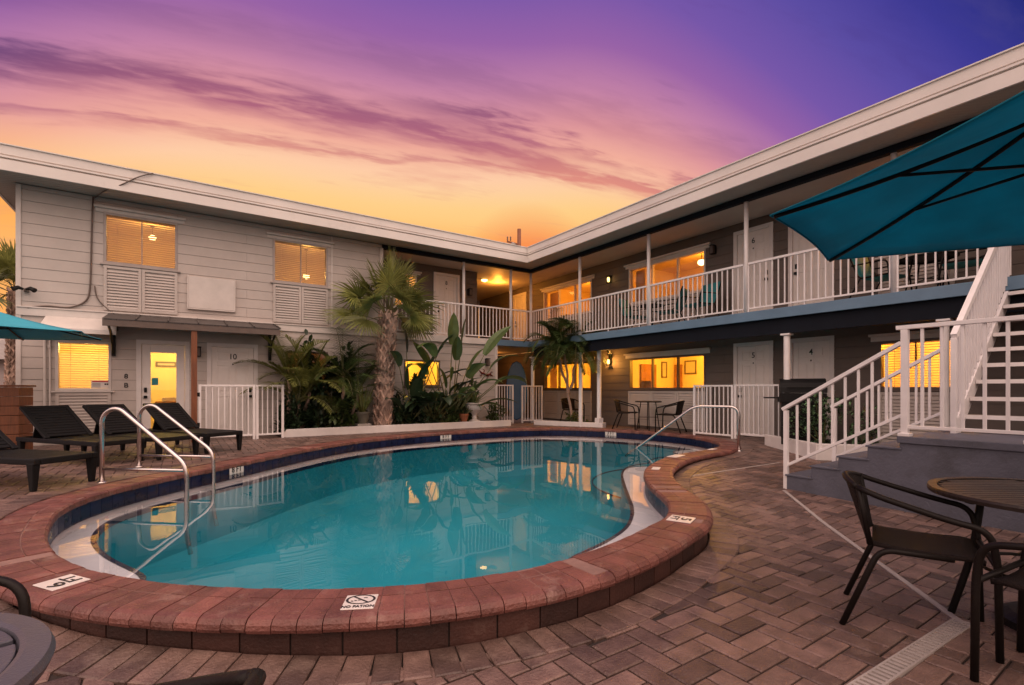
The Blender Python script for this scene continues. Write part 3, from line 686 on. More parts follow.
# waterline tiles
NT = int(PERIM/.155); step = PN/NT
for b in range(NT):
    s0, s1 = b*step+.06, (b+1)*step-.06
    q = [at_s(s, .012) for s in (s0, s1)]; q2 = [at_s(s, .03) for s in (s0, s1)]
    vs = [(q[0].x, q[0].y, -.02), (q[1].x, q[1].y, -.02), (q[1].x, q[1].y, .134), (q[0].x, q[0].y, .134), (q2[0].x, q2[0].y, -.02), (q2[1].x, q2[1].y, -.02), (q2[1].x, q2[1].y, .134), (q2[0].x, q2[0].y, .134)]
    tl.add(vs, [(0, 1, 2, 3), (0, 3, 7, 4), (1, 5, 6, 2), (0, 4, 5, 1)], R.uniform(.8, 1.25))
tl.build('tile_band', M['navytile'], POOL)
# ledge boundary traced in the water plane of the ledge
ZL = -.10
LP = [(306, 455.5), (256, 471), (230, 479), (201, 487), (175, 495), (150, 503), (125, 514), (108, 522), (97, 533), (94.5, 540), (99, 550), (110, 558), (125, 565), (150, 576), (170, 582)]
RP = [(638, 464), (627, 466), (621, 472), (621, 477), (625.5, 492), (630, 503), (632, 511), (630, 520), (625, 528), (612, 537), (587, 550.5), (562, 560), (540, 568)]
segs = []
for P in (LP, RP):
    W = [ground_at(x, y, ZL).xy for x, y in P]; segs += list(zip(W, W[1:]))
lw = []
for i in range(PN):
    p, d = INNER[i], -NRM[i]; best = .05
    for a, b in segs:
        e = b-a; den = d.x*e.y-d.y*e.x
        if abs(den) < 1e-9: continue
        t = ((a.x-p.x)*e.y-(a.y-p.y)*e.x)/den; u = ((a.x-p.x)*d.y-(a.y-p.y)*d.x)/den
        if 0 <= u <= 1 and .02 < t < 1.6: best = max(best, t)
    lw.append(best)
for _ in range(30): lw = [(lw[i-1]+lw[i]*2+lw[(i+1) % PN])/4 for i in range(PN)]
LED = [INNER[i]-NRM[i]*lw[i] for i in range(PN)]
LED = smooth(LED, 20)
k3 = 3; n3 = PN//k3
mb = MB(); rows = []
for i in range(0, PN, k3):
    a = offs(i, .03); b = LED[i]; rows.append([(a.x, a.y, -.02), (a.x, a.y, ZL), (b.x, b.y, ZL), (b.x, b.y, ZL-.02)])
mb.add([p for r in rows for p in r], [(i*4+j, i*4+j+1, ((i+1) % n3)*4+j+1, ((i+1) % n3)*4+j) for i in range(n3) for j in range(3)])
mb.build('ledge', M['plaster'], POOL, smooth=False)
mb = MB(); rows = []
for i in range(0, PN, k3):
    b = LED[i]; d = NRM[i]; rows.append([(b.x-d.x*.004, b.y-d.y*.004, ZL+.004), (b.x-d.x*.004, b.y-d.y*.004, ZL-.05), (b.x+d.x*.035, b.y+d.y*.035, ZL+.004)])
mb.add([p for r in rows for p in r], [(i*3+j, i*3+(j+1) % 3, ((i+1) % n3)*3+(j+1) % 3, ((i+1) % n3)*3+j) for i in range(n3) for j in range(3)])
mb.build('ledge_tile_edge', M['navytile'], POOL)
cen = sum(LED, Vector((0, 0)))/PN
mb = MB(); rows = []
for i in range(0, PN, k3):
    b = LED[i]; c = b+(cen-b)*.06; rows.append([(b.x, b.y, ZL-.02), (b.x, b.y, -.75), (c.x, c.y, -.98)])
mb.add([p for r in rows for p in r], [(i*3+j, i*3+j+1, ((i+1) % n3)*3+j+1, ((i+1) % n3)*3+j) for i in range(n3) for j in range(2)])
bs = mb.build('basin_wall', M['basin'], POOL)
me = bpy.data.meshes.new('basin_floor'); bm = bmesh.new()
vs = [bm.verts.new(Vector((*(LED[i]+(cen-LED[i])*.06), -.98))-Vector(POOL.location)) for i in range(0, PN, k3)]
es = [bm.edges.new((vs[i], vs[(i+1) % n3])) for i in range(n3)]
bmesh.ops.triangle_fill(bm, edges=es, use_beauty=True); bm.to_mesh(me); bm.free(); me.materials.append(M['basin'])
o = bpy.data.objects.new('basin_floor', me); COL.objects.link(o); o.parent = POOL
# entry steps in the far lobe: curved treads with dark tile noses
sc0 = Vector(c2w(4.15, 10.2))
for r, z in ((.75, -.10), (1.25, -.32), (1.8, -.54), (2.45, -.76)):
    pts = []
    for k in range(73):
        a = 2*pi*k/72; p = sc0+Vector((cos(a), sin(a)))*r
        pts.append(p)
    P = [p for p in pts[:-1]]
    # keep the part lying inside the pool
    poly = [p for p in P if inside(p, INNER)]
    run = []
    start = next(i for i in range(72) if inside(P[i], INNER) and not inside(P[i-1], INNER))
    i = start
    while inside(P[i % 72], INNER): run.append(P[i % 72]); i += 1
    back = [sc0+(p-sc0)*.15 for p in run[::-1]]
    mb = MB(); n = len(run)
    mb.add([(p.x, p.y, z) for p in run]+[(p.x, p.y, z) for p in back[::-1]], [(j, j+1, n+j+1, n+j) for j in range(n-1)])
    mb.add([(p.x, p.y, z) for p in run]+[(p.x, p.y, -.99) for p in run], [(j, j+1, n+j+1, n+j) for j in range(n-1)])
    st = mb.build('entry_step', M['plaster'] if z > -.2 else M['basin'], POOL)
    MB().tube([(p.x, p.y, z+.004) for p in run], .016, 6).build('step_nosing', M['navytile'], st)
# water
me = bpy.data.meshes.new('pool_water'); bm = bmesh.new()
vs = [bm.verts.new((*offs(i, .02), ZW)) for i in range(0, PN, k3)]
es = [bm.edges.new((vs[i], vs[(i+1) % n3])) for i in range(n3)]
bmesh.ops.triangle_fill(bm, edges=es, use_beauty=True)
for f in bm.faces:
    if f.normal.z < 0: f.normal_flip()
bm.to_mesh(me); bm.free(); me.materials.append(M['water'])
o = bpy.data.objects.new('pool_water', me); COL.objects.link(o); tag(o, 'calm turquoise pool water mirroring the lit windows', 'water', kind='structure')

# ------------------------------------------------------------------ ground and deck
me = bpy.data.meshes.new('ground'); bm = bmesh.new()
a = [bm.verts.new((*OUTER[i], -.10)) for i in range(0, PN, k3)]
e1 = [bm.edges.new((a[i], a[(i+1) % n3])) for i in range(n3)]
q = [bm.verts.new((x, y, -.10)) for x, y in ((-900, -900), (900, -900), (900, 900), (-900, 900))]
e2 = [bm.edges.new((q[i], q[(i+1) % 4])) for i in range(4)]
bmesh.ops.triangle_fill(bm, edges=e1+e2, use_beauty=True); bm.to_mesh(me); bm.free(); me.materials.append(M['ground'])
o = bpy.data.objects.new('ground', me); COL.objects.link(o); tag(o, 'bare ground reaching out to the horizon beyond the motel', 'ground', kind='structure')
# joint bed under the pavers
gx0, gx1, gy0, gy1, gs = -8.5, 10.6, -4.2, 12.6, .14
nx, ny = int((gx1-gx0)/gs), int((gy1-gy0)/gs)
mb = MB(); vid = {}
def gv(i, j):
    if (i, j) not in vid:
        x, y = gx0+i*gs, gy0+j*gs; vid[i, j] = len(mb.v); mb.v.append(Vector((x, y, deck_z(x, y)-.011)))
    return vid[i, j]
for i in range(nx):
    for j in range(ny):
        c = Vector((gx0+(i+.5)*gs, gy0+(j+.5)*gs))
        if not inside(c, OUT120): mb.f.append([gv(i, j), gv(i+1, j), gv(i+1, j+1), gv(i, j+1)]); mb.t.append(1.)
jb = mb.build('paving_bed', M['joint']); tag(jb, 'dark sandy bed showing in the joints between the pavers', 'paving bed', kind='structure')
def paver(mb, c, ex, ey, g, tone, bev=.006, z=None):
    # c centre (xy), ex, ey half-axis xy vectors
    lx, ly = ex.length, ey.length; fx, fy = (lx-g)/lx, (ly-g)/ly; bx, by = (lx-g-bev)/lx, (ly-g-bev)/ly
    tilt = (R.uniform(-.010, .010), R.uniform(-.010, .010)); dz = R.uniform(-.0018, .0018)
    vs = []
    for kx, ky, h in ((fx, fy, -.03), (fx, fy, -.005), (bx, by, 0)):
        for sx, sy in ((-1, -1), (1, -1), (1, 1), (-1, 1)):
            p = c+ex*(sx*kx)+ey*(sy*ky); vs.append((p.x, p.y, deck_z(p.x, p.y)+h+dz+tilt[0]*sx*lx+tilt[1]*sy*ly))
    mb.add(vs, [(8, 9, 10, 11)] + [(4*r+k, 4*r+(k+1) % 4, 4*r+4+(k+1) % 4, 4*r+4+k) for r in (0, 1) for k in range(4)], tone)
mb = MB()
PW = .118
STAIR = [Vector(p) for p in ((6.06, 3.05), (6.06, -3), (10.4, -3), (10.4, 1.94), (7.38, 1.94), (7.38, 3.05))]
for i in range(int(gx0/PW)-1, int(gx1/PW)+1):
    for j in range(int(gy0/PW)-1, int(gy1/PW)+1):
        k = (i-j) % 4
        if k == 0: c = Vector(((i+1)*PW, (j+.5)*PW)); ex, ey = Vector((PW, 0)), Vector((0, PW/2))
        elif k == 3: c = Vector(((i+.5)*PW, (j+1)*PW)); ex, ey = Vector((PW/2, 0)), Vector((0, PW))
        else: continue
        D = SI*c.x+CO*c.y; X = CO*c.x-SI*c.y
        if D < -.8 or abs(X) > D*1.35+4.2 or c.y > 12.43 or c.x > 10.38: continue
        if inside(c, SOLD): continue
        if all(inside(c+ex*a+ey*b, STAIR) for a in (-1, 1) for b in (-1, 1)): continue
        if c.y > 11.75 and 1.8 < c.x < 7.75: continue
        paver(mb, c, ex, ey, .0045, R.uniform(.52, 1.38), .008)
o = mb.build('paved_deck', M['paver']); tag(o, 'reddish brown brick pavers laid in herringbone round the pool', 'paving', kind='structure')
mb = MB(); NS = int(PERIM*1.06/.115); step = PN/NS
for b in range(NS):
    s = (b+.5)*step; p = at_s(s, CW-.045+.125); t = (at_s(s+.5, CW)-at_s(s-.5, CW)).normalized(); n = Vector((t.y, -t.x))
    L = (at_s(s+step/2, CW+.08)-at_s(s-step/2, CW+.08)).length
    paver(mb, p, n*.118, t*(L/2), .0045, R.uniform(.55, 1.3), .008)
mb.v = [v+Vector((0, 0, .008)) for v in mb.v]
o = mb.build('soldier_course', M['paver']); tag(o, 'single ring of brick pavers set on end against the pool wall', 'paving', kind='structure')

# drain channel: pale slot running from the steps, then a slatted grate
def chan(p, q, w, slats, name, label):
    p, q = Vector(p), Vector(q); n = int((q-p).length/.1)+1; d = (q-p)/n; e = d.normalized(); s = Vector((e.y, -e.x))*(w/2)
    mb = MB()
    if not slats:
        for i in range(n):
            a, b = p+d*i, p+d*(i+1)
            z0, z1 = deck_z(a.x, a.y)+.006, deck_z(b.x, b.y)+.006
            mb.add([(*(a-s), z0), (*(a+s), z0), (*(b+s), z1), (*(b-s), z1), (*(a-s), z0-.02), (*(a+s), z0-.02), (*(b+s), z1-.02), (*(b-s), z1-.02)], [(0, 1, 2, 3), (0, 1, 5, 4), (1, 2, 6, 5), (2, 3, 7, 6), (3, 0, 4, 7)])
    else:
        L = (q-p).length
        for off in (-1, 1):
            c = (p+q)/2+s*off*.9; z = deck_z(c.x, c.y)+.006; mb.obox((*c, z-.01), Vector((*(q-p)/2, 0)), Vector((*s, 0))*.1, (0, 0, .012))
        t = 0
        while t < L:
            c = p+e*t; z = deck_z(c.x, c.y)+.006; mb.obox((*c, z-.008), Vector((*e, 0))*.010, Vector((*s, 0))*.82, (0, 0, .009)); t += .036
    o = mb.build(name, M['grate']); tag(o, label, 'drain'); return o
chan((5.94, 3.03), (3.45, .83), .035, False, 'drain_channel', 'thin pale drain slot running diagonally from the blue steps past the wicker chair')
chan((3.47, .83), (1.9, .90), .085, True, 'drain_grate', 'slatted pale drain grate running off at the table in front')
p1, p2 = ground_at(689, 474, .1).xy, ground_at(780, 461.5, .12).xy
chan(p1, p2, .03, False, 'drain_channel', 'thin pale drain slot in the pavers between pool and white planter')

# ------------------------------------------------------------------ depth markers and no diving plate
def plate(px, py, ang, w, h, label, rows, z=ZC+.001, disc=False):
    c = ground_at(px, py, ZC); t = thing('depth_marker' if not disc else 'warning_plate', label, 'pool sign', (c.x, c.y, z), ang)
    mb = MB().box(-w/2, w/2, -h/2, h/2, .0, .006); mb.build('plate', M['pale'], t, local=True, bevel=.003)
    for s, size, x, y, sx in rows: text('lettering', s, size, (x, y, .0065), (0, 0, 0), M['ink'], t, local=True, sx=sx)
    if disc:
        mb = MB(); n = 40; r0, r1 = .062, .052
        mb.add([(r*cos(2*pi*k/n)*1.15, r*sin(2*pi*k/n)*.85+.022, .0075) for r in (r0, r1) for k in range(n)], [(k, (k+1) % n, n+(k+1) % n, n+k) for k in range(n)])
        mb.add([(-.047, .058, .0076), (-.037, .062, .0076), (.047, -.014, .0076), (.037, -.018, .0076)], [(0, 1, 2, 3)])
        for k in range(3): mb.add([(-.045+k*.016, .003+k*.004, .0075), (-.033+k*.016, .0+k*.004, .0075), (-.033+k*.016, .008+k*.004, .0075), (-.045+k*.016, .011+k*.004, .0075)], [(0, 1, 2, 3)])
        mb.add([(.012, .034, .0075), (.03, .034, .0075), (.03, .042, .0075), (.012, .042, .0075)], [(0, 1, 2, 3)])
        mb.build('symbol', M['ink'], t, local=True)
    return t
camrot = -radians(33.94)
def ang_of(px, py):
    p = ground_at(px, py).xy; i = min(range(PN), key=lambda k: (INNER[k]-p).length); return atan2(NRM[i].y, NRM[i].x)
A = ang_of(62, 583); plate(62, 583, A-pi/2, .19, .17, 'white depth plate set in the coping at the near end beside the grey table', [('6', .10, -.03, .035, 1.5), ('FT', .085, -.0, -.042, 1.3)])
A = ang_of(360, 602.5); plate(360, 602.8, A+pi/2, .155, .16, 'white plate with a crossed circle and the words NO PATION on the front coping', [('NO PATION', .033, 0, -.058, .85)], disc=True)
A = ang_of(681, 519.5); plate(681, 519.5, A-pi/2, .19, .19, 'white depth plate in the coping at the right bend nearest the steps', [('5', .11, 0, .035, 1.5), ('FT', .085, 0, -.05, 1.3)])
A = ang_of(657, 468); plate(656, 468.6, A+pi/2, .20, .10, 'thin white strip plate in the coping on the inward bend', [])
A = ang_of(676, 455); plate(676, 456.2, A+pi/2, .34, .16, 'wide white plate in the coping beside the steel handrail', [])
A = ang_of(711, 449.2); plate(712, 449.4, A+pi/2, .22, .10, 'small white plate in the coping at the far right tip', [])
def tile_plate(px, py, w, s, label):
    p = ground_at(px, py, .13).xy; i = min(range(PN), key=lambda k: (INNER[k]-p).length); n = NRM[i]; c = offs(i, .004)
    t = thing('depth_marker', label, 'pool sign', (c.x, c.y, .045), atan2(n.y, n.x)-pi/2)
    MB().box(-w/2, w/2, -.004, .004, 0, .125).build('plate', M['pale'], t, local=True, bevel=.002)
    text('lettering', s, .11, (0, -.0065, .062), (pi/2, 0, 0), M['ink'], t, local=True, sx=.95)
tile_plate(235.5, 467.5, .27, '8 FT', 'white waterline depth tile reading 8 FT beside the ladder rails')
tile_plate(442.5, 435, .30, '6 FT', 'white waterline depth tile on the far side below the plant bed')
tile_plate(609.5, 432.5, .30, '3 FT', 'white waterline depth tile reading 3 FT below the post in the small planter')

# ------------------------------------------------------------------ handrails
def ladder(b, w, label, flip=0):
    b, w = Vector(b), Vector(w); d = (w-b); L = d.length; e = d/L
    P = lambda t, z: (*(b+e*t), z)
    t = thing('pool_handrail', label, 'handrail', (b.x, b.y, .2))
    pts = [P(0, .19), P(0, .86)] + [P(.17-.17*cos(a), .86+.17*sin(a)) for a in [pi*k/12*.72 for k in range(1, 13)]]
    last = Vector(pts[-1]); tl_ = L
    pts += fillet([last, P(tl_, .42), P(tl_, -.35), P(tl_+.05, -.55)], .13, 6)[1:]
    MB().tube(pts, .024, 12).build('rail_tube', M['steel'], t, smooth=True)
    MB().tube([P(0, .36), P(tl_, .36)], .017, 10).build('crossbar', M['steel'], t, smooth=True)
    MB().lathe([(.05, .0), (.05, .012), (.03, .02)], (b.x, b.y, .2), 16).build('flange', M['steel'], t, smooth=True)
ladder((-.745, 7.1), (.04, 6.42), 'nearer of the two arched steel ladder rails by the black loungers', )
ladder((-.48, 8.25), (.34, 7.55), 'farther of the two arched steel ladder rails, towards the white gate')
hr = thing('pool_handrail', 'long sloping steel handrail leading down into the far pool steps', 'handrail', (8.25, 5.0, .13))
MB().tube(fillet([(8.25, 5.0, .1), (8.25, 5.0, .93), (7.97, 5.72, .93), (7.55, 6.85, .0), (7.5, 7.0, -.12)], .16, 6), .025, 12).build('rail_tube', M['steel'], hr, smooth=True)
MB().lathe([(.07, .0), (.07, .012), (.035, .03)], (8.25, 5.0, deck_z(8.25, 5.0)), 16).build('flange', M['steel'], hr, smooth=True)

# ------------------------------------------------------------------ steps, platform, upper flight
SX0, SX1, PZ = 6.06, 7.38, .77
ST = thing('concrete_steps', 'blue grey painted concrete steps rising to a platform with white railings', 'steps', (6.7, 2.4, .05))
mb = MB()
prof = [(3.06, -.09), (3.06, .20), (2.78, .20), (2.78, .34), (2.50, .34), (2.50, .485), (2.22, .485), (2.22, .63), (1.94, .63), (1.94, .70), (-3, .70), (-3, -.09)]
n = len(prof); mb.add([(x, y, z) for x in (SX0, SX1) for y, z in prof], [tuple(range(n)), tuple(range(n, 2*n))[::-1]] + [(i, (i+1) % n, n+(i+1) % n, n+i) for i in range(n)])
mb.build('step_body', M['bluegrey'], ST, bevel=.006)
for y, z in ((3.06, .20), (2.78, .34), (2.50, .485), (2.22, .63)):
    MB().box(SX0-.012, SX1+.01, y-.30, y+.015, z+.0015, z+.022).build('tread', M['bluegrey'], ST, bevel=.004)
mb = MB(); mb.box(SX0-.02, SX1+.02, -3, 1.955, .702, PZ); mb.build('platform', M['bluegrey'], ST, bevel=.006)
def stair_rail(x, label=None):
    mb = MB(); y0, y1 = 3.08, 1.93; h0, h1 = 1.02, 1.74; up = Vector((0, 0, 1))
    mb.bar((x, y0+.04, h0-.02), (x, y1, h1-.02), .06, .04); mb.bar((x, y0, .32), (x, y1, .98), .032, .032)
    for k in range(1, 9):
        t = k/9; y = y0+(y1-y0)*t; mb.box(x-.012, x+.012, y-.012, y+.012, .32+.66*t, h0-.04+.72*t)
    r = mb.build('stair_railing', M['rail'], ST, bevel=.003)
    MB().box(x-.024, x+.024, y0-.024, y0+.024, deck_z(x, y0)-.01, h0-.03).build('newel_post', M['rail'], r, bevel=.003)
stair_rail(6.09); stair_rail(7.36)
mb = MB(); x = 6.09
mb.box(x-.03, x+.03, -1.2, 1.97, 1.855, 1.895); mb.box(x-.016, x+.016, -1.2, 1.9, .85, .882)
y = 1.76
while y > -1.2: mb.box(x-.013, x+.013, y-.013, y+.013, .882, 1.855); y -= .152
r = mb.build('platform_railing', M['rail'], ST, bevel=.003)
for y in (1.90, 1.0, .1): MB().box(x-.03, x+.03, y-.03, y+.03, PZ, 1.853).build('railing_post', M['rail'], r, bevel=.003); MB().box(x-.05, x+.05, y-.05, y+.05, PZ, PZ+.035).build('post_foot', M['rail'], r, bevel=.006)
US = thing('upper_staircase', 'steep white open riser staircase from the blue platform up to the balcony', 'stairs', (7.2, 1.1, PZ))
NR = 10; RISE = (SLAB1-PZ)/NR; RUN = .232; UX = 6.95; UY0, UY1 = .45, 1.75
for k in range(1, NR):
    MB().box(UX+(k-.0)*RUN-.02, UX+(k+1)*RUN+.02, UY0+.04, UY1-.045, PZ+k*RISE-.04, PZ+k*RISE).build('tread', M['darkframe'], US, bevel=.004); MB().box(UX+k*RUN-.032, UX+k*RUN-.0205, UY0+.04, UY1-.045, PZ+k*RISE-.042, PZ+k*RISE+.003).build('nosing', M['rail'], US)
for y in (UY0, UY1-.04):
    mb = MB(); a = (UX+.02, PZ+.0); b = (UX+NR*RUN, PZ+NR*RISE)
    poly = [(a[0]-.05, a[1]), (a[0]+.12, a[1]), (b[0]+.1, b[1]-.14), (b[0]+.1, b[1]+.06), (a[0]-.05, a[1]+.12)]
    m = len(poly); mb.add([(p[0], yy, p[1]) for yy in (y, y+.04) for p in poly], [tuple(range(m)), tuple(range(m, 2*m))[::-1]] + [(i, (i+1) % m, m+(i+1) % m, m+i) for i in range(m)])
    mb.build('stringer', M['rail'], US, bevel=.004)
    mb = MB(); yc = y+.02; s = RISE/RUN; X1 = UX+NR*RUN
    mb.bar((UX-.02, yc, PZ+1.05), (X1, yc, PZ+1.05+s*(X1-UX)*.96), .055, .06)
    nb = 22
    for i in range(nb+1):
        xx = UX+.02+(X1-UX-.04)*i/nb; mb.box(xx-.012, xx+.012, yc-.012, yc+.012, PZ+.10+s*(xx-UX)*.99, PZ+1.03+s*(xx-UX)*.96)
    r = mb.build('stair_railing', M['rail'], US)
    MB().box(UX-.045, UX+.005, yc-.025, yc+.025, PZ, PZ+1.03).build('newel_post', M['rail'], r, bevel=.003)

# ------------------------------------------------------------------ fences, gates, planters
def fence(name, label, p, q, z0, z1, cat='fence', sp=.105, group=None):
    c = (Vector(p)+Vector(q))/2; t = thing(name, label, cat, (c.x, c.y, z0), 0, group)
    p, q = Vector((*p, 0)), Vector((*q, 0)); d = q-p; L = d.length; e = d/L; n = e.cross(Vector((0, 0, 1))); up = Vector((0, 0, 1))
    for s in (0, 1):
        c = p+d*s; MB().obox(c+up*((z0-.04+z1)/2), e*.024, n*.024, up*((z1-z0+.04)/2)).build('post', M['rail'], t, bevel=.003)
    mb = MB(); mb.obox((p+q)/2+up*(z1-.02), d/2-e*.026, n*.018, up*.018); mb.build('rail', M['rail'], t, bevel=.003)
    mb = MB(); mb.obox((p+q)/2+up*(z0+.07), d/2-e*.026, n*.018, up*.018); mb.build('rail', M['rail'], t, bevel=.003)
    mb = MB(); k = max(2, round(L/sp))
    for i in range(1, k): mb.obox(p+d*(i/k)+up*((z0+.088+z1-.038)/2), e*.0095, n*.0095, up*((z1-z0-.126)/2))
    mb.build('picket_panel', M['rail'], t)
    return t
g = fence('metal_gate', 'white picket gate in front of the door numbered 10 beside the wooden post', (.29, 11.55), (1.25, 11.55), .22, 1.34, 'gate')
MB().box(.245, .29, 11.52, 11.57, .5, .58).build('hinge', M['iron'], g); MB().box(.245, .29, 11.52, 11.57, 1.1, 1.18).build('hinge', M['iron'], g)
fence('metal_fence', 'short white picket fence between the gate and the plant bed', (1.31, 11.55), (1.80, 11.55), .22, 1.34)
fence('metal_fence', 'white picket fence at the wall end left of the blue board', (7.80, 12.42), (8.38, 12.42), .2, 1.38)
fence('metal_fence', 'white picket fence right of the blue board under the balcony corner', (8.74, 12.42), (9.5, 12.42), .2, 1.36)
fence('metal_fence', 'white picket fence in front of the lower triple window end and bistro chair', (9.7, 6.95), (9.7, 6.02), .19, 1.34)
fence('metal_fence', 'white picket side fence running back to the wall beside door 5', (10.34, 6.97), (9.74, 6.97), .19, 1.34, sp=.13)
g = fence('metal_gate', 'white picket gate in front of the door numbered 5', (9.7, 5.95), (9.7, 4.95), .24, 1.345, 'gate')
MB().box(9.66, 9.70, 5.0, 5.05, 1.0, 1.1).build('latch', M['iron'], g)
def kerb(name, label, pts, h, w, fill=None, cat='planter'):
    t = thing(name, label, cat, (*(sum((Vector(p) for p in pts), Vector((0, 0)))/len(pts)), .2))
    for a, b in zip(pts, pts[1:]):
        a, b = Vector(a), Vector(b); e = (b-a).normalized()
        MB().bar((*(a-e*w/2), .15+h/2), (*(b+e*w/2-e*.001), .15+h/2), w, h+.1).build('kerb_wall', M['white'], t, bevel=.012)
    if fill:
        MB().prism(fill, .05, .2+h*.6).build('soil', M['mulch'], t)
    return t
kerb('plant_bed', 'long white kerbed bed full of palms along the left wing', [(1.86, 11.62), (7.72, 11.62)], .17, .09, [(1.86, 11.66), (7.7, 11.66), (7.7, 12.41), (1.86, 12.41)])
kerb('plant_bed', 'small white kerbed corner bed round the slender palm and post', [(8.65, 11.6), (9.02, 10.7), (9.45, 9.68), (9.6, 9.74)], .13, .09, [(8.7, 11.6), (9.06, 10.7), (9.47, 9.73), (9.6, 9.8), (9.6, 11.6)])
kerb('plant_bed', 'low white kerbed bed with speckled shrubs and grill beside the steps', [(9.4, 5.1), (8.5, 3.8), (9.1, 3.15), (10.2, 3.15)], .17, .09, [(9.45, 5.1), (8.56, 3.8), (9.13, 3.2), (10.2, 3.2), (10.2, 4.3)])
# ------------------------------------------------------------------ furniture
def bistro_chair(label, loc, rz, group=None):
    # faces local +y
    t = thing('bistro_chair', label, 'chair', loc, rz, group)
    rows = []
    for i in range(9):
        y = -.20+.43*i/8; rows.append([Vector((x*.215*(1-.05*(i < 2)), y, .445-.018*(1-x*x)-.012*sin(pi*i/8)+(.012*(i == 8)*-1))) for x in [k/5-1 for k in range(11)]])
    MB().grid(rows).build('seat', M['wicker'], t, local=True, smooth=True, solid=.022)
    rows = []
    for i in range(8):
        f = i/7; z = .45+.31*f; yb = -.205-.06*f
        rows.append([Vector((x*(.205+.015*f), yb-.055*(1-x*x)*(.4+.6*f), z-.03*x*x*f)) for x in [k/6-1 for k in range(13)]])
    MB().grid(rows).build('backrest', M['wicker'], t, local=True, smooth=True, solid=.018)
    r = .015
    top = [(x*.225, -.265-.06*(1-x*x), .765-.03*x*x) for x in [k/6-1 for k in range(13)]]
    MB().tube(top, r, 10).build('back_frame', M['bronze'], t, local=True, smooth=True)
    for s in (-1, 1):
        arm = fillet([(s*.225, -.265, .735), (s*.262, -.17, .70), (s*.285, .10, .625), (s*.28, .235, .60), (s*.262, .262, .45), (s*.25, .27, 0)], .10, 5)
        MB().tube(arm, r, 10).build('armrest', M['bronze'], t, local=True, smooth=True)
        leg = fillet([(s*.205, .12, .425), (s*.215, -.17, .425), (s*.235, -.33, 0)], .07, 5)
        MB().tube(leg, r, 10).build('leg', M['bronze'], t, local=True, smooth=True)
        MB().tube([(s*.207, -.21, .44), (s*.225, -.26, .745)], r*.9, 8).build('back_post', M['bronze'], t, local=True, smooth=True)
    MB().tube([(-.262, .262, .43), (.262, .262, .43)], r*.85, 8).build('stretcher', M['bronze'], t, local=True, smooth=True)
    return t
def w2(X, D): return c2w(X, D)
ROT0 = -radians(33.94)                     # camera-frame heading -> world heading
def place_chair(X, D, face, label, z=None):
    x, y = w2(X, D); return bistro_chair(label, (x, y, deck_z(x, y) if z is None else z), face+ROT0-pi/2)
place_chair(2.16, 2.60, atan2(-.31, .42), 'brown wicker bistro chair seen from its side beside the right slatted table')
place_chair(2.33, 1.98, radians(118), 'brown wicker bistro chair at the right edge, nearest in front of the slatted table')
place_chair(-1.85, 1.34, radians(0), 'dark chair whose arm rises behind the grey table at the left edge')
place_chair(-.748, .688, radians(172), 'chair in front of the camera with only its curved back top showing')
def patio_table(name, label, loc, r, h, mat, slats, seats=4):
    t = thing(name, label, 'table', loc)
    if slats:
        mb = MB(); y = -r+.03
        while y < r-.03:
            w = sqrt(max(0, (r-.035)**2-max(abs(y), abs(y+.045))**2)); 
            if w > .05: mb.box(-w, w, y, y+.041, h-.022, h-.004, R.uniform(.75, 1.2))
            y += .047
        mb.build('tabletop', mat, t, local=True, bevel=.003)
        MB().lathe([(r-.04, h-.03), (r, h-.03), (r+.004, h-.012), (r, h), (r-.04, h), (r-.04, h-.03)], (0, 0, 0), 64, caps=False).build('table_rim', mat, t, local=True, smooth=False)
        mb = MB(); mb.bar((-r+.05, 0, h-.035), (r-.05, 0, h-.035), .04, .02); mb.bar((0, -r+.05, h-.035), (0, r-.05, h-.035), .04, .02); mb.build('underframe', M['iron'], t, local=True)
    else:
        mb = MB(); ri = r-.05
        for k in range(6):
            a0, a1 = pi*k/3+.30, pi*(k+1)/3+.30; m_ = (a0+a1)/2; ov = Vector((cos(m_), sin(m_)))*.014
            poly = [(ov.x, ov.y)]+[(ov.x+(ri-.016)*cos(a0+.02+(a1-a0-.04)*q/10), ov.y+(ri-.016)*sin(a0+.02+(a1-a0-.04)*q/10)) for q in range(11)]
            mb.prism(poly, h-.022, h-.003)
        mb.build('tabletop', mat, t, local=True, bevel=.003)
        MB().lathe([(.002, h-.03), (ri+.01, h-.03), (ri+.01, h-.024), (.002, h-.024)], (0, 0, 0), 48, caps=False).build('underplate', M['iron'], t, local=True)
        MB().lathe([(ri, h-.032), (r, h-.032), (r+.007, h-.014), (r, h+.002), (ri+.012, h+.004), (ri+.002, h), (ri, h-.008), (ri, h-.032)], (0, 0, 0), 72, caps=False).build('table_rim', mat, t, local=True, smooth=False)
    for k in range(seats):
        a = pi/4+2*pi*k/seats
        MB().tube(fillet([(cos(a)*r*.55, sin(a)*r*.55, h-.035), (cos(a)*r*.62, sin(a)*r*.62, h*.5), (cos(a)*r*.80, sin(a)*r*.80, 0)], .2, 6), .017, 10).build('leg', M['iron'], t, local=True, smooth=True)
    MB().tube(arc((0, 0, h*.45), r*.6, 0, 2*pi, 32, Vector((1, 0, 0)), Vector((0, 1, 0)))[:-1], .009, 8, closed=True).build('leg_ring', M['iron'], t, local=True, smooth=True)
    return t
x, y = w2(2.74, 2.46); patio_table('patio_table', 'round dark slatted patio table at the right edge under the big teal umbrella', (x, y, deck_z(x, y)), .5, .72, M['tablewood'], True).rotation_euler = (0, 0, ROT0)
x, y = w2(-1.25, .79); patio_table('patio_table', 'round grey resin table with a raised rim in the lower left corner', (x, y, 0), .37, .72, M['greytop'], False)

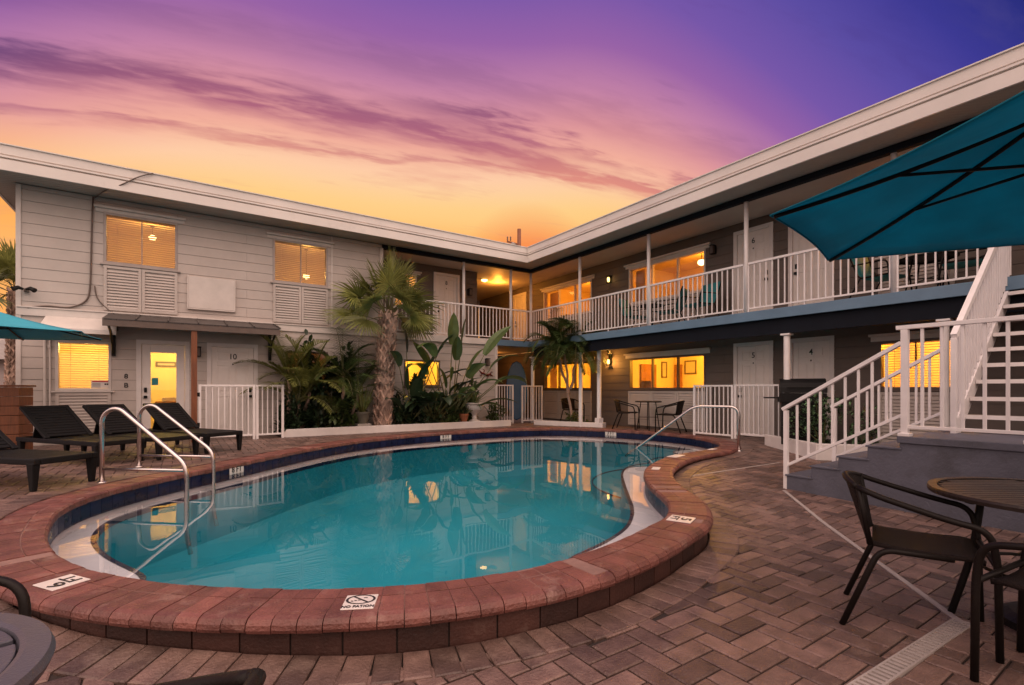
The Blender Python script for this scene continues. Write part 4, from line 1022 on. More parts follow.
def umbrella(label, X, D, verts, zr, zh, poleh, mat, base=True, droop=.05, polemat='iron'):
    cx, cy = w2(X, D); z0 = deck_z(cx, cy); t = thing('patio_umbrella', label, 'umbrella', (cx, cy, z0))
    V = [Vector((*w2(X+r*cos(radians(a)), D+r*sin(radians(a))), zr)) for a, r in verts]; H = Vector((cx, cy, zh)); n = len(V)
    mb = MB()
    for k in range(n):
        a, b = V[k], V[(k+1) % n]; rows = []
        for i in range(9):
            f = i/8; p, q = H.lerp(a, f), H.lerp(b, f); row = []
            for j in range(9):
                u = j/8; m = p.lerp(q, u); s = 4*u*(1-u)
                m = m.lerp(H, .035*s*f*f); m.z -= droop*s*f*(1-f*.55); m.z -= .05*sin(pi*f)*.6; row.append(m)
            rows.append(row)
        mb.grid(rows)
    mb.build('canopy', mat, t, smooth=True, solid=.003)
    mb = MB()
    for a in V: mb.bar(H-Vector((0, 0, .055)), a+Vector((0, 0, -.012)), .022, .016)
    # ribs follow just under the cloth
    mb = MB(); 
    for a in V:
        rb = MB(); pts = []
        for i in range(9):
            f = i/8; m = H.lerp(a, f*.985); m.z -= .05*sin(pi*f)*.6+.018; pts.append(m)
        rb.tube(pts, .013, 6); rb.build('rib', M['iron'], t, smooth=True)
        st = MB(); m = H.lerp(a, .52); m.z -= .05; st.tube([(cx, cy, zh-.30), m], .009, 6); st.build('strut', M['iron'], t, smooth=True)
    hm = MB()
    for k in range(n):
        a, b = V[k], V[(k+1) % n]; pts = []
        for j in range(13):
            u = j/12; s = 4*u*(1-u); q = a.lerp(b, u).lerp(H, .035*s); q.z -= droop*s*.45; pts.append(q)
        hm.tube(pts, .006, 5)
    hm.build('hem', mat, t, smooth=True)
    MB().lathe([(.05, zh-.36), (.05, zh-.26)], (cx, cy, 0), 16).build('runner_hub', M['iron'], t)
    MB().tube([(cx, cy, z0), (cx, cy, zh+.06)], .024, 14).build('pole', M[polemat], t, smooth=True)
    if base: MB().lathe([(.24, 0), (.24, .04), (.19, .07), (.06, .09), (.05, .28), (.03, .29)], (cx, cy, z0), 28).build('base', M['iron'], t, smooth=False)
    return t
umbrella('big teal patio umbrella seen from below at the right edge', 2.84, 2.54, [(161.8, 1.347), (100.5, 1.475), (40, 1.45), (-20, 1.41), (-80, 1.41), (-139, 1.36)], 2.30, 2.72, 2.7, M['teal'])
umbrella('light blue patio umbrella at the left edge before the small lit window', -7.88, 7.4, [(a, 1.38) for a in (0, 60, 120, 180, 240, 300)], 2.12, 2.46, 2.6, M['aquacloth'], polemat='iron')

def lounger(label, foot, head):
    f, h = Vector(foot), Vector(head); d = (f-h); rz = atan2(d.y, d.x)+pi/2        # local -y points to the foot
    t = thing('sun_lounger', label, 'sun lounger', (f.x, f.y, deck_z(f.x, f.y)), rz, 'black loungers set out by the pool')
    W = .28
    mb = MB()
    for s in (-1, 1): mb.box(s*W-.03 if s > 0 else -W-.03+.0, s*W+.03, 0, 1.95, .27, .335)
    mb.box(-W+.03, W-.03, 0, .06, .27, .335); mb.box(-W+.03, W-.03, 1.89, 1.95, .27, .335); mb.build('frame', M['black'], t, local=True, bevel=.012)
    mb = MB(); y = .065
    while y < 1.2: mb.box(-W+.028, W-.028, y, y+.058, .305, .332); y += .066
    mb.build('seat', M['black'], t, local=True, bevel=.006)
    a = radians(34); c, s_ = cos(a), sin(a); ox, oz = 1.22, .34
    mb = MB(); up = Vector((0, -s_, c)); al = Vector((0, c, s_))
    for s in (-1, 1): mb.obox(Vector((s*(W-.01), ox, oz))+al*.37, Vector((.03, 0, 0)), al*.38, up*.02)
    q = .03
    while q < .72: mb.obox(Vector((0, ox, oz))+al*(q+.028), Vector((W-.04, 0, 0)), al*.028, up*.012); q += .065
    mb.obox(Vector((0, ox, oz))+al*.755, Vector((W+.02, 0, 0)), al*.03, up*.022)
    mb.build('backrest', M['black'], t, local=True, bevel=.008)
    MB().bar((0, ox+.62*c, oz+.5*s_), (0, 1.86, .30), .30, .02, up=(0, 1, 0)).build('back_prop', M['black'], t, local=True)
    for sx in (-1, 1):
        for yy in (.06, 1.86):
            mb = MB(); x0, x1 = sx*W-.035, sx*W+.035
            mb.add([(x0+.012, yy-.025, 0), (x1-.012, yy-.025, 0), (x1-.012, yy+.025, 0), (x0+.012, yy+.025, 0), (x0, yy-.05, .29), (x1, yy-.05, .29), (x1, yy+.05, .29), (x0, yy+.05, .29)],
                   [(0, 1, 2, 3), (4, 5, 6, 7), (0, 1, 5, 4), (1, 2, 6, 5), (2, 3, 7, 6), (3, 0, 4, 7)]); mb.build('leg', M['black'], t, local=True, bevel=.008)
    return t
for f, h, lb in (((-1.02, 7.05), (-2.4, 8.55), 'black sun lounger cut off by the left edge, in front of the others'), ((-.70, 8.75), (-2.15, 10.85), 'black sun lounger standing beside the wooden box'),
                 ((-.02, 8.98), (-1.38, 10.95), 'black sun lounger behind the nearer arched ladder rail'), ((.60, 9.42), (-.30, 11.0), 'black sun lounger in front of the lit glass door')):
    lounger(lb, f, h)

# wooden cabinet by the wall corner
cb = thing('wooden_cabinet', 'reddish brown wooden box standing between the wall corner and the loungers', 'cabinet', (*w2(-8.2, 8.0), .2), ROT0+radians(20))
mb = MB()
for k in range(7): mb.box(-.21, .21, -.2, .2, .02+k*.152, .165+k*.152)
mb.build('plank_body', M['wood'], cb, local=True, bevel=.004)
MB().box(-.24, .24, -.23, .23, 1.085, 1.115).build('top', M['wood'], cb, local=True, bevel=.006)

# bistro sets under the balcony, balcony chairs and tables
bistro_chair('brown bistro chair left of the tall bistro table under the lower triple window', (9.75, 9.05, .2), radians(-150))
bistro_chair('brown bistro chair right of the tall bistro table under the lower triple window', (9.85, 7.75, .2), radians(20))
bistro_chair('brown bistro chair half hidden behind the white post of the small planter', (9.8, 11.3, .2), radians(170))
def small_table(label, x, y, z, r, h, group=None, mat='bronze'):
    t = thing('bistro_table', label, 'table', (x, y, z), 0, group)
    MB().lathe([(r-.02, h-.025), (r, h-.02), (r, h), (.001, h+.002)], (0, 0, 0), 32, caps=False).build('tabletop', M[mat], t, local=True)
    for k in range(4):
        a = pi/4+pi/2*k; MB().tube([(cos(a)*r*.55, sin(a)*r*.55, h-.02), (cos(a)*r*.85, sin(a)*r*.85, 0)], .012, 8).build('leg', M[mat], t, local=True, smooth=True)
    mb = MB(); mb.tube([(-r*.5, -r*.5, h*.45), (r*.5, r*.5, h*.45)], .008, 6); mb.tube([(r*.5, -r*.5, h*.452), (-r*.5, r*.5, h*.452)], .008, 6); mb.build('brace', M[mat], t, local=True)
    return t
small_table('tall dark bistro table between two chairs under the lower triple window', 9.85, 8.42, .2, .33, .74)
small_table('dark round table on the balcony between the teal chairs', 9.75, 8.25, SLAB1, .32, .62)
small_table('dark folding table on the balcony behind the stair head', 9.75, 2.75, SLAB1, .38, .60)
def sling_chair(label, x, y, rz):
    t = thing('sling_chair', label, 'chair', (x, y, SLAB1), rz, 'teal chairs on the balcony')
    MB().grid([[Vector((sx, -.02+.48*k/5, .40-.02*sin(pi*k/5))) for sx in (-.25, 0, .25)] for k in range(6)]).build('seat', M['teal2'], t, local=True, smooth=True, solid=.01)
    MB().grid([[Vector((sx, -.02-.18*k/5-.02*sin(pi*k/5), .42+.50*k/5)) for sx in (-.25, 0, .25)] for k in range(6)]).build('backrest', M['teal2'], t, local=True, smooth=True, solid=.01)
    for s in (-1, 1):
        MB().tube(fillet([(s*.27, -.22, .93), (s*.27, -.02, .40), (s*.27, .50, .40)], .08), .014, 8).build('side_frame', M['iron'], t, local=True, smooth=True)
        MB().tube(fillet([(s*.285, -.13, .64), (s*.285, .42, .63), (s*.285, .50, 0)], .08), .013, 8).build('armrest', M['iron'], t, local=True, smooth=True)
        MB().tube([(s*.28, .02, .42), (s*.28, -.22, 0)], .013, 8).build('leg', M['iron'], t, local=True, smooth=True)
for x, y, rz, lb in ((9.80, 9.0, radians(-170), 'teal balcony chair left of the dark round table'), (9.85, 7.55, radians(20), 'teal balcony chair right of the dark round table'),
                     (9.75, 6.72, radians(80), 'larger looking teal balcony chair beside the wall lantern and door 6'), (9.8, 3.55, radians(170), 'teal balcony chair under the lit window left of the folding table'), (9.7, 2.08, radians(10), 'teal balcony chair beside the head of the white stairs')):
    sling_chair(lb, x, y, rz)
# barbecue grill
gr = thing('barbecue_grill', 'black barbecue grill standing behind the speckled shrubs beside door 4', 'grill', (9.35, 4.45, .2), radians(-60))
mb = MB(); rows = []
for k in range(9):
    a = pi*k/8; rows.append([Vector((x, -.24*cos(a), .98+.26*sin(a))) for x in (-.36, -.34, 0, .34, .36)])
mb.grid(rows); mb.add([(-.36, -.24*cos(pi*k/8), .98+.26*sin(pi*k/8)) for k in range(9)], [tuple(range(9))]); mb.add([(.36, -.24*cos(pi*k/8), .98+.26*sin(pi*k/8)) for k in range(9)], [tuple(range(9))])
mb.build('lid', M['black'], gr, local=True, smooth=False)
MB().box(-.36, .36, -.24, .24, .80, .975).build('firebox', M['black'], gr, local=True, bevel=.01)
MB().tube([(-.25, -.28, 1.08), (.25, -.28, 1.08)], .012).build('handle', M['iron'], gr, local=True)
for s in (-1, 1): MB().box(s*.5-.12, s*.5+.12, -.22, .22, .88, .90).build('side_shelf', M['black'], gr, local=True)
MB().box(-.34, .34, -.22, .22, .05, .80).build('cabinet', M['iron'], gr, local=True, bevel=.008)
# paddle boards in the passage
def board(label, x, y, rz, mat, h, w):
    t = []
    for k in range(25):
        f = k/24; t.append((w/2*min(1, (sin(pi*min(1, max(0, f))) ** .45)), f*h))
    pts = [(a, b) for a, b in t]+[(-a, b) for a, b in t[::-1]][1:-1]
    mb = MB(); n = len(pts); mb.add([(a, -.05, b) for a, b in pts]+[(a, .05, b) for a, b in pts], [tuple(range(n)), tuple(range(n, 2*n))[::-1]]+[(i, (i+1) % n, n+(i+1) % n, n+i) for i in range(n)])
    o = mb.build('paddle_board', M[mat], None, local=True, bevel=.03); o.location = (x, y, .21); o.rotation_euler = (radians(-3), 0, rz); tag(o, label, 'board')
board('blue round topped board standing upright in the lower passage', 9.2, 13.4, ROT0, 'bluepaddle', 1.98, .72)
board('black round topped board standing in the dark lower passage behind the fence', 8.25, 13.6, ROT0, 'black', 1.72, .62)

# ------------------------------------------------------------------ plants
def blade(mb, base, d0, L, w, droop, n=5, fold=.25, tone=1., tip=.08, side=None, prof=None):
    p = Vector(base); d = Vector(d0).normalized(); vs = []; up = Vector((0, 0, 1))
    sd = side or d.cross(up)
    if sd.length < 1e-3: sd = Vector((1, 0, 0))
    sd = sd.normalized()
    for i in range(n+1):
        f = i/n; ww = w*(prof(f) if prof else (sin(pi*min(1, .12+f*.88)) ** .7 if f < 1 else tip)); nn = sd.cross(d).normalized()
        vs += [p-sd*ww+nn*ww*fold, p, p+sd*ww+nn*ww*fold]
        p = p+d*(L/n); d = (d+Vector((0, 0, -droop/n))).normalized()
    mb.add(vs, [(3*i+j, 3*i+j+1, 3*i+4+j, 3*i+3+j) for i in range(n) for j in (0, 1)], tone)
    return p
def fan_palm(name, label, base, top, tr, fr, nf, seed, ylim=None, leaf='palmleaf', scale=1., group=None):
    rr = random.Random(seed); b, tp = Vector(base), Vector(top); t = thing(name, label, 'palm tree', b, 0, group)
    mb = MB(); ax = (tp-b); L = ax.length
    n = 26; pts = [b+ax*(i/n)+Vector((.04*sin(i*.35), .03*cos(i*.4), 0)) for i in range(n+1)]
    mb.tube(pts, [tr*(1.12-.12*min(1, i/6)+.06*sin(i*1.3)) for i in range(n+1)], 14)
    # crossed leaf boots
    k = int(L/.115)
    for i in range(k):
        z = i/k; c = b+ax*z
        for j in range(7):
            a = 2*pi*(j+.5*(i % 2))/7+rr.uniform(-.1, .1); o = Vector((cos(a), sin(a), 0)); s = Vector((-sin(a), cos(a), 0)); up = Vector((0, 0, 1))
            q = c+o*tr*1.0; w = tr*.42; h = .17*rr.uniform(.8, 1.15)
            for m in (-1, 1):
                tipp = q+up*h+o*(.05+.02*z)+s*m*w*.15
                a2 = a+m*.42; o2 = Vector((cos(a2), sin(a2), 0)); e1 = c+o*tr*.98; e2 = c+up*h*1.15+o2*(tr+.055); mb.obox((e1+e2)/2, (e2-e1)/2, (s*.9+up*.1).normalized()*.021, o*.016, rr.uniform(.45, 1.9))
    mb.build('trunk', M['trunk'], t)
    lf = MB(); st = MB()
    for i in range(nf):
        a = i*2.39996+rr.uniform(-.2, .2); el = radians(86-92*(i/nf)**.9+rr.uniform(-16, 16)); d = Vector((cos(a)*cos(el), sin(a)*cos(el), sin(el)))
        if ylim is not None and d.y > 0: d.y *= .35; d.normalize()
        PL = fr*rr.uniform(.45, .72); p0 = tp+Vector((0, 0, rr.uniform(-.25, .12))); pe = p0+d*PL+Vector((0, 0, -.10*PL))
        st.tube([p0, (p0+pe)/2+Vector((0, 0, .04)), pe], [.016*scale, .011*scale, .008*scale], 5)
        d2 = (d+Vector((0, 0, -.35))).normalized(); sd = d2.cross(Vector((0, 0, 1))); sd = sd.normalized() if sd.length > .05 else Vector((1, 0, 0)); nn = sd.cross(d2); ro = rr.uniform(-1.0, 1.0); sd, nn = sd*cos(ro)+nn*sin(ro), nn*cos(ro)-sd*sin(ro)
        nb = 32; tn = rr.uniform(.6, 1.4); BL = fr*rr.uniform(.46, .58)
        for j in range(nb):
            u = (j/(nb-1)-.5)*2; th = u*radians(118)
            dd = (d2*cos(th)+sd*sin(th)+nn*(.22*cos(th*.8)-.10)).normalized()
            ll = BL*(1-.34*abs(u)**1.6)*rr.uniform(.9, 1.08)
            end = p0
            blade(lf, pe, dd, ll, .028*scale, rr.uniform(.25, .8), 4, .5, tn*rr.uniform(.8, 1.2), .03, side=dd.cross(nn), prof=lambda f: (.45+.55*min(1, f*4))*(1-f)**.55 if f < 1 else .03)
    if ylim is not None:
        lf.v = [Vector((v.x, min(v.y, ylim+.25*math.tanh((v.y-ylim)/.6) if v.y > ylim else v.y), v.z)) for v in lf.v]
        lf.v = [Vector((v.x, min(v.y, ylim+.2), v.z)) for v in lf.v]
    lf.build('crown', M[leaf], t, fix=False); st.build('leaf_stalks', M['stem'], t, smooth=True)
    return t
fan_palm('fan_palm', 'stout fan palm with crossed leaf boots on its trunk in the long plant bed', (4.15, 11.97, .3), (4.25, 11.82, 3.12), .185, 1.42, 27, 3, ylim=12.15)
x, y = w2(-15.5, 15.2); fan_palm('fan_palm', 'distant fan palm rising behind the left end of the building', (x, y, -.1), (x+.1, y, 4.3), .16, 1.6, 30, 5)
def frond(mb, st, p0, d, L, nl, ll, lw, droop, rr, tone, curl=.6):
    p = Vector(p0); d = Vector(d).normalized(); pts = [p.copy()]; n = 14
    dirs = []
    for i in range(n):
        p = p+d*(L/n); pts.append(p.copy()); dirs.append(d.copy()); d = (d+Vector((0, 0, -droop/n*(.4+1.2*i/n)))).normalized()
    st.tube(pts, [.012*(1-.8*i/n)+.002 for i in range(n+1)], 5)
    for k in range(nl):
        f = .18+.82*k/nl; i = min(n-1, int(f*n)); q = pts[i].lerp(pts[i+1], f*n-i); dd = dirs[i]; sd = dd.cross(Vector((0, 0, 1)))
        sd = sd.normalized() if sd.length > .05 else Vector((1, 0, 0)); nn = sd.cross(dd)
        l = ll*(sin(pi*(.12+.80*f)) ** .6)
        for s in (-1, 1):
            blade(mb, q, dd*.55+sd*s*.9+nn*.28, l*rr.uniform(.85, 1.1), lw, curl*rr.uniform(.6, 1.5), 3, .3, tone*rr.uniform(.75, 1.25), .04)
def feather_palm(name, label, stems, nf, L, seed, ll=.38, droop=1.5, tr=.04, ylim=None, el=(80, 10), lw=.014, leaf='leaf', group=None, nl=26):
    rr = random.Random(seed); b = Vector(stems[0][0]); t = thing(name, label, 'palm tree', b, 0, group)
    lf = MB(); st = MB(); tk = MB()
    for bs, tp in stems:
        bs, tp = Vector(bs), Vector(tp); n = 10
        tk.tube([bs.lerp(tp, i/n)+Vector((.02*sin(i), .02*cos(i*1.4), 0)) for i in range(n+1)], [tr*(1.15-.35*i/n)*(1+.08*(i % 2)) for i in range(n+1)], 10)
        for i in range(nf):
            a = i*2.39996+rr.uniform(-.3, .3)+seed; e = radians(el[0]+(el[1]-el[0])*(i/max(1, nf-1))+rr.uniform(-6, 6)); d = Vector((cos(a)*cos(e), sin(a)*cos(e), sin(e)))
            if ylim is not None and d.y > 0: d.y *= .3
            frond(lf, st, tp+Vector((0, 0, rr.uniform(-.08, .05))), d, L*rr.uniform(.8, 1.1), nl, ll, lw, droop*rr.uniform(.8, 1.25), rr, rr.uniform(.65, 1.3))
    if ylim is not None:
        for m_ in (lf, st): m_.v = [Vector((v.x, min(v.y, ylim), v.z)) for v in m_.v]
    tk.build('trunk', M['trunk'], t, smooth=True); lf.build('crown', M[leaf], t, fix=False); st.build('leaf_stalks', M['stem'], t, smooth=True)
    return t
feather_palm('feather_palm', 'slender curved feather palm in the small corner bed before the lower window', [((9.22, 10.66, .25), (9.02, 10.72, 2.25)), ((9.2, 10.66, 1.25), (9.38, 10.55, 2.4)), ((9.16, 10.68, 1.1), (8.9, 11.0, 2.5))], 19, 1.2, 4, ll=.34, droop=2.5, tr=.035, lw=.016, el=(85, 0), nl=30)
feather_palm('areca_palm', 'clump of feathery palms against the dim amber window beside the gate', [((2.05, 12.1, .3), (2.0, 12.05, 1.5)), ((2.3, 12.15, .3), (2.45, 12.0, 1.25)), ((2.2, 12.05, .3), (2.2, 11.95, .95))], 9, 1.25, 7, ll=.36, ylim=12.36, el=(82, 15), lw=.014, leaf='palmleaf')
feather_palm('areca_palm', 'dark feathery palm leaning over the wall left of the stout fan palm', [((3.2, 12.1, .3), (3.2, 12.0, 1.55)), ((3.4, 12.1, .3), (3.55, 11.95, 1.2))], 10, 1.2, 8, ll=.34, ylim=12.36, el=(80, 5), lw=.014, leaf='leaf')
def big_leaf(mb, st, p0, d, PL, L, w, rr, tone, droop=.5):
    p = Vector(p0); d = Vector(d).normalized(); pts = [p]; n = 6
    for i in range(n):
        p = p+d*(PL/n); pts.append(p.copy()); d = (d+Vector((0, 0, -.12/n))).normalized()
    st.tube(pts, [.022-.012*i/n for i in range(n+1)], 6)
    h = Vector((rr.uniform(-1, 1), rr.uniform(-1, 1), 0)); sd = d.cross(h).normalized() if d.z > .85 else d.cross(Vector((0, 0, 1))).normalized()
    blade(mb, p, d, L*rr.uniform(.85, 1.05), w*rr.uniform(.85, 1.2), droop*rr.uniform(.8, 1.5), 9, .28, tone, .03, side=sd, prof=lambda f: (sin(pi*(.06+.94*f)) ** .62)*(1.05-.25*f) if f < 1 else .02)
def broad_plant(name, label, base, leaves, seed, cat='plant', stem='stem', leaf='leaf', ylim=12.36):
    rr = random.Random(seed); t = thing(name, label, cat, base); lf = MB(); st = MB()
    for (dx, dy, dz), PL, L, w, dr in leaves:
        big_leaf(lf, st, Vector(base)+Vector((rr.uniform(-.07, .07), rr.uniform(-.07, .07), 0)), (dx, dy, dz), PL, L, w, rr, rr.uniform(.65, 1.35), dr)
    for m_ in (lf, st): m_.v = [Vector((v.x, min(v.y, ylim), v.z)) for v in m_.v]
    lf.build('leaves', M[leaf], t, fix=False); st.build('stalks', M[stem], t, smooth=True); return t
broad_plant('bird_of_paradise', 'tall bird of paradise with large upright paddle leaves against the balcony rail', (6.05, 12.0, .3),
    [((.0, -.1, 1), 2.15, .85, .155, .2), ((.12, -.05, 1), 2.2, .85, .145, .15), ((.42, -.2, 1), 2.1, 1.15, .17, .9), ((-.35, -.2, 1), 1.95, .9, .17, 1.8), ((.55, -.15, .8), 1.9, 1.15, .16, 1.3), ((.6, -.25, .62), 1.6, 1.0, .16, 1.2),
     ((-.5, -.2, .9), 1.55, .85, .16, 2.0), ((.38, -.35, .7), 1.2, .95, .17, 1.1), ((-.2, -.4, .9), 1.3, .8, .15, 1.4), ((.15, -.3, .9), 1.6, .8, .16, 1.6), ((.55, -.3, .4), .9, .9, .16, .9), ((-.6, -.3, .5), .8, .8, .15, 1.0), ((-.05, -.2, 1), 1.75, .7, .14, 1.0), ((.8, -.2, .75), 1.7, 1.1, .15, .9), ((-.3, -.3, .9), 1.1, .8, .16, 1.2), ((.3, -.4, .8), .8, .9, .16, 1.0), ((.0, -.5, .7), .9, .8, .16, 1.3), ((-.45, -.2, 1), 1.8, .8, .15, 1.2), ((.75, -.3, .5), 1.1, .95, .15, 1.1), ((.2, -.3, .9), 1.35, .8, .16, 1.3)], 21)
broad_plant('bird_of_paradise', 'dark bird of paradise between the fan palm trunk and the yellow window', (4.85, 12.05, .3),
    [((-.1, -.1, 1), 1.9, .8, .15, 1.2), ((.35, -.1, 1), 1.85, .85, .14, .7), ((-.25, -.2, 1), 1.6, .7, .13, 1.6), ((.5, -.2, .9), 1.4, .75, .14, 1.4), ((.15, -.3, 1), 1.2, .7, .13, 1.2), ((.55, -.35, .6), .8, .7, .14, 1.0), ((-.45, -.35, .6), .75, .7, .13, 1.0), ((.2, -.4, .5), .6, .7, .14, .9), ((-.15, -.3, 1), 1.0, .8, .15, 1.0), ((.6, -.2, .8), 1.5, .8, .15, 1.1), ((.0, -.3, .8), .7, .8, .15, .9), ((.3, -.1, 1), 1.6, .75, .14, 1.2)], 22, leaf='darkleaf')
def strap_plant(name, label, base, n, L, w, seed, el=(85, 35), droop=.5, leaf='leaf', pot=None, cat='plant'):
    rr = random.Random(seed); t = thing(name, label, cat, base); lf = MB(); z0 = pot[1] if pot else 0
    for i in range(n):
        a = i*2.39996+rr.uniform(-.3, .3); e = radians(el[0]+(el[1]-el[0])*i/n+rr.uniform(-8, 8)); d = Vector((cos(a)*cos(e), sin(a)*cos(e), sin(e)))
        blade(lf, Vector(base)+Vector((cos(a)*.04, sin(a)*.04, z0)), d, L*rr.uniform(.65, 1.1), w, droop*rr.uniform(.4, 1.4), 6, .35, rr.uniform(.65, 1.4), .03, prof=lambda f: (.7+.3*min(1, f*3))*(1-f)**.5 if f < 1 else .02)
    lf.v = [Vector((v.x, min(v.y, 12.38), v.z)) for v in lf.v]
    lf.build('leaves', M[leaf], t, fix=False)
    return t
def pot(name, label, base, prof, mat, cat='pot', plinth=None):
    t = thing(name, label, cat, base); MB().lathe(prof, base, 28).build('pot_body', M[mat], t, smooth=False, bevel=.004)
    r, z = prof[-1]; MB().lathe([(r*.9, z-.04), (r*.9, z-.03)], base, 20).build('soil', M['mulch'], t)
    if plinth: w, h = plinth; MB().box(base[0]-w, base[0]+w, base[1]-w, base[1]+w, base[2]-h, base[2]-.001).build('plinth', M['concrete'], t, bevel=.01)
    return t
pot('plant_pot', 'olive grey pot on a pale block left of the stout fan palm', (3.62, 11.85, .42), [(.11, 0), (.16, .22), (.155, .23), (.18, .235), (.18, .28)], 'potgreen', plinth=(.16, .17))
strap_plant('agave', 'spiky pale green sword leaved plant growing in the olive grey pot', (3.62, 11.85, .68), 18, .75, .032, 31, (88, 40), .35, 'palmleaf')
pot('plant_pot', 'small terracotta pot on the bed beside the pale urn', (6.35, 11.78, .34), [(.08, 0), (.12, .18), (.135, .185), (.135, .24)], 'terracotta')
strap_plant('potted_plant', 'low dark tuft growing in the small terracotta pot', (6.35, 11.78, .55), 14, .35, .02, 32, (80, 20), .9, 'darkleaf')
pot('garden_urn', 'pale classical urn on the bed near the wall end', (6.72, 11.85, .32), [(.15, 0), (.16, .05), (.07, .09), (.06, .2), (.10, .26), (.22, .36), (.25, .42), (.26, .47), (.23, .48), (.29, .52), (.29, .55)], 'pale', 'urn')
strap_plant('potted_plant', 'dark arching leafy plant growing in the pale urn', (6.72, 11.85, .82), 30, .55, .022, 33, (88, 10), 1.4, 'leaf')
def shrub(name, label, c, rx, ry, rz, n, ls, seed, leaf='darkleaf', cat='shrub', speck=0, ylim=12.38):
    rr = random.Random(seed); t = thing(name, label, cat, (c[0], c[1], c[2])); mb = MB(); st = MB()
    cl = [(Vector((rr.gauss(0, .45), rr.gauss(0, .4), rr.uniform(.1, 1))), rr.uniform(.25, .5)) for _ in range(9)]
    for k in range(7):
        q = cl[k][0]; st.tube([c, (c[0]+q.x*rx*.5, c[1]+q.y*ry*.5, c[2]+q.z*rz*.55), (c[0]+q.x*rx, c[1]+q.y*ry, c[2]+q.z*rz)], [.012, .009, .004], 5)
    for i in range(n):
        q, r = cl[rr.randrange(9)]; v = Vector((rr.gauss(0, 1), rr.gauss(0, 1), rr.gauss(0, 1))).normalized()*r*rr.uniform(.5, 1.1)
        p = Vector((c[0]+(q.x+v.x)*rx, c[1]+(q.y+v.y)*ry, c[2]+max(.02, (q.z+v.z*.8))*rz)); d = (v+Vector((0, 0, .25))+Vector((rr.uniform(-.5, .5), rr.uniform(-.5, .5), rr.uniform(-.4, .4))))
        tn = rr.uniform(.5, 1.5)
        if speck and rr.random() < speck: tn = rr.uniform(4, 8)
        blade(mb, p, d, ls*rr.uniform(.6, 1.2), ls*.22, .8, 3, .2, tn, .05)
    mb.v = [Vector((v.x, min(v.y, ylim), max(v.z, .2))) for v in mb.v]
    mb.build('foliage', M[leaf], t, fix=False); st.build('stems', M['stem'], t); return t
SH = [((2.35, 12.2, .3), .42, .12, 1.75, 620, .2, 'tall dark shrub rising beside the dim amber window', 'darkleaf'), ((3.35, 12.2, .3), .45, .12, 1.7, 620, .2, 'tall dark shrub rising left of the stout fan palm', 'darkleaf'), ((5.05, 12.1, .3), .35, .15, 1.15, 420, .2, 'tall dark leafy shrub left of the yellow window', 'darkleaf'), ((6.5, 12.1, .3), .35, .15, 1.0, 420, .2, 'tall leafy shrub behind the pale urn', 'leaf'), ((2.9, 12.15, .3), .5, .13, 1.35, 560, .16, 'tall dark shrub filling the bed behind the olive grey pot', 'darkleaf'), ((2.0, 11.92, .3), .42, .22, .65, 420, .14, 'dense low shrub at the gate end of the long plant bed', 'darkleaf'), ((2.6, 11.9, .3), .40, .22, .9, 520, .15, 'dark leafy shrub below the dim amber window', 'darkleaf'),
      ((2.35, 12.15, .9), .45, .15, .75, 420, .16, 'taller glossy shrub climbing between the feathery palms', 'leaf'), ((3.12, 11.9, .3), .34, .22, .62, 420, .15, 'bushy green shrub left of the olive grey pot', 'leaf'),
      ((4.65, 11.88, .3), .30, .22, .62, 360, .16, 'dark shrub right of the stout fan palm trunk', 'darkleaf'), ((5.3, 11.88, .3), .40, .24, .72, 460, .2, 'broad leaved dark shrub below the yellow window', 'darkleaf'),
      ((5.75, 11.82, .3), .36, .2, .55, 380, .18, 'low green shrub at the foot of the bird of paradise', 'leaf'), ((7.3, 11.9, .3), .30, .2, .45, 300, .12, 'small loose shrub at the far end of the long plant bed', 'leaf')]
for i, (c, rx, ry, rz, n, ls, lb, lf_) in enumerate(SH): shrub('shrub', lb, c, rx, ry, rz, n, ls, 40+i, lf_)
broad_plant('leafy_plant', 'dense dark broad leaved clump between the yellow window and the terracotta pot', (5.55, 11.95, .3), [((cos(k*2.4)*.55, -.25-.2*abs(sin(k*2.4)), .45+.5*((k*.37) % 1)), .5+.7*((k*.61) % 1), .5+.25*((k*.23) % 1), .11, .9+.6*((k*.47) % 1)) for k in range(26)], 27, leaf='darkleaf')
shrub('variegated_shrub', 'speckled pale and dark leaved shrub in front of the grill', (9.0, 3.95, .3), .38, .34, .85, 900, .075, 61, 'darkleaf', speck=.35)
shrub('variegated_shrub', 'smaller speckled shrub nearest the blue steps', (9.35, 3.45, .3), .28, .3, .6, 520, .07, 62, 'darkleaf', speck=.3)
shrub('ground_shrub', 'low sparse tuft at the foot of the slender feather palm', (9.25, 10.5, .25), .2, .4, .25, 160, .12, 63, 'leaf')

# ------------------------------------------------------------------ beyond the motel
up = thing('utility_pole', 'brown utility pole with a bracket and transformer rising behind the roof corner', 'utility pole', (*w2(.58, 40), -.1))
px_, py2 = w2(.58, 40)
MB().tube([(px_, py2, -.1), (px_, py2, 14.3)], [.19, .15], 12).build('pole_shaft', M['wood'], up, smooth=True)
a = Vector((CO, -SI, 0)); P0 = Vector((px_, py2, 0))
MB().bar(P0+a*-1.0+Vector((0, 0, 13.3)), P0+a*.1+Vector((0, 0, 13.0)), .1, .12).build('bracket', M['wood'], up)
MB().lathe([(.1, 0), (.22, .05), (.22, .7), (.08, .8)], P0+a*-.5+Vector((0, 0, 12.4)), 14).build('transformer', M['concrete'], up)
for k, dx in enumerate((-.95, -.7)): MB().lathe([(.03, 0), (.07, .08), (.03, .16), (.07, .24), (.02, .36)], P0+a*dx+Vector((0, 0, 13.35)), 10).build('insulator', M['darkframe'], up)
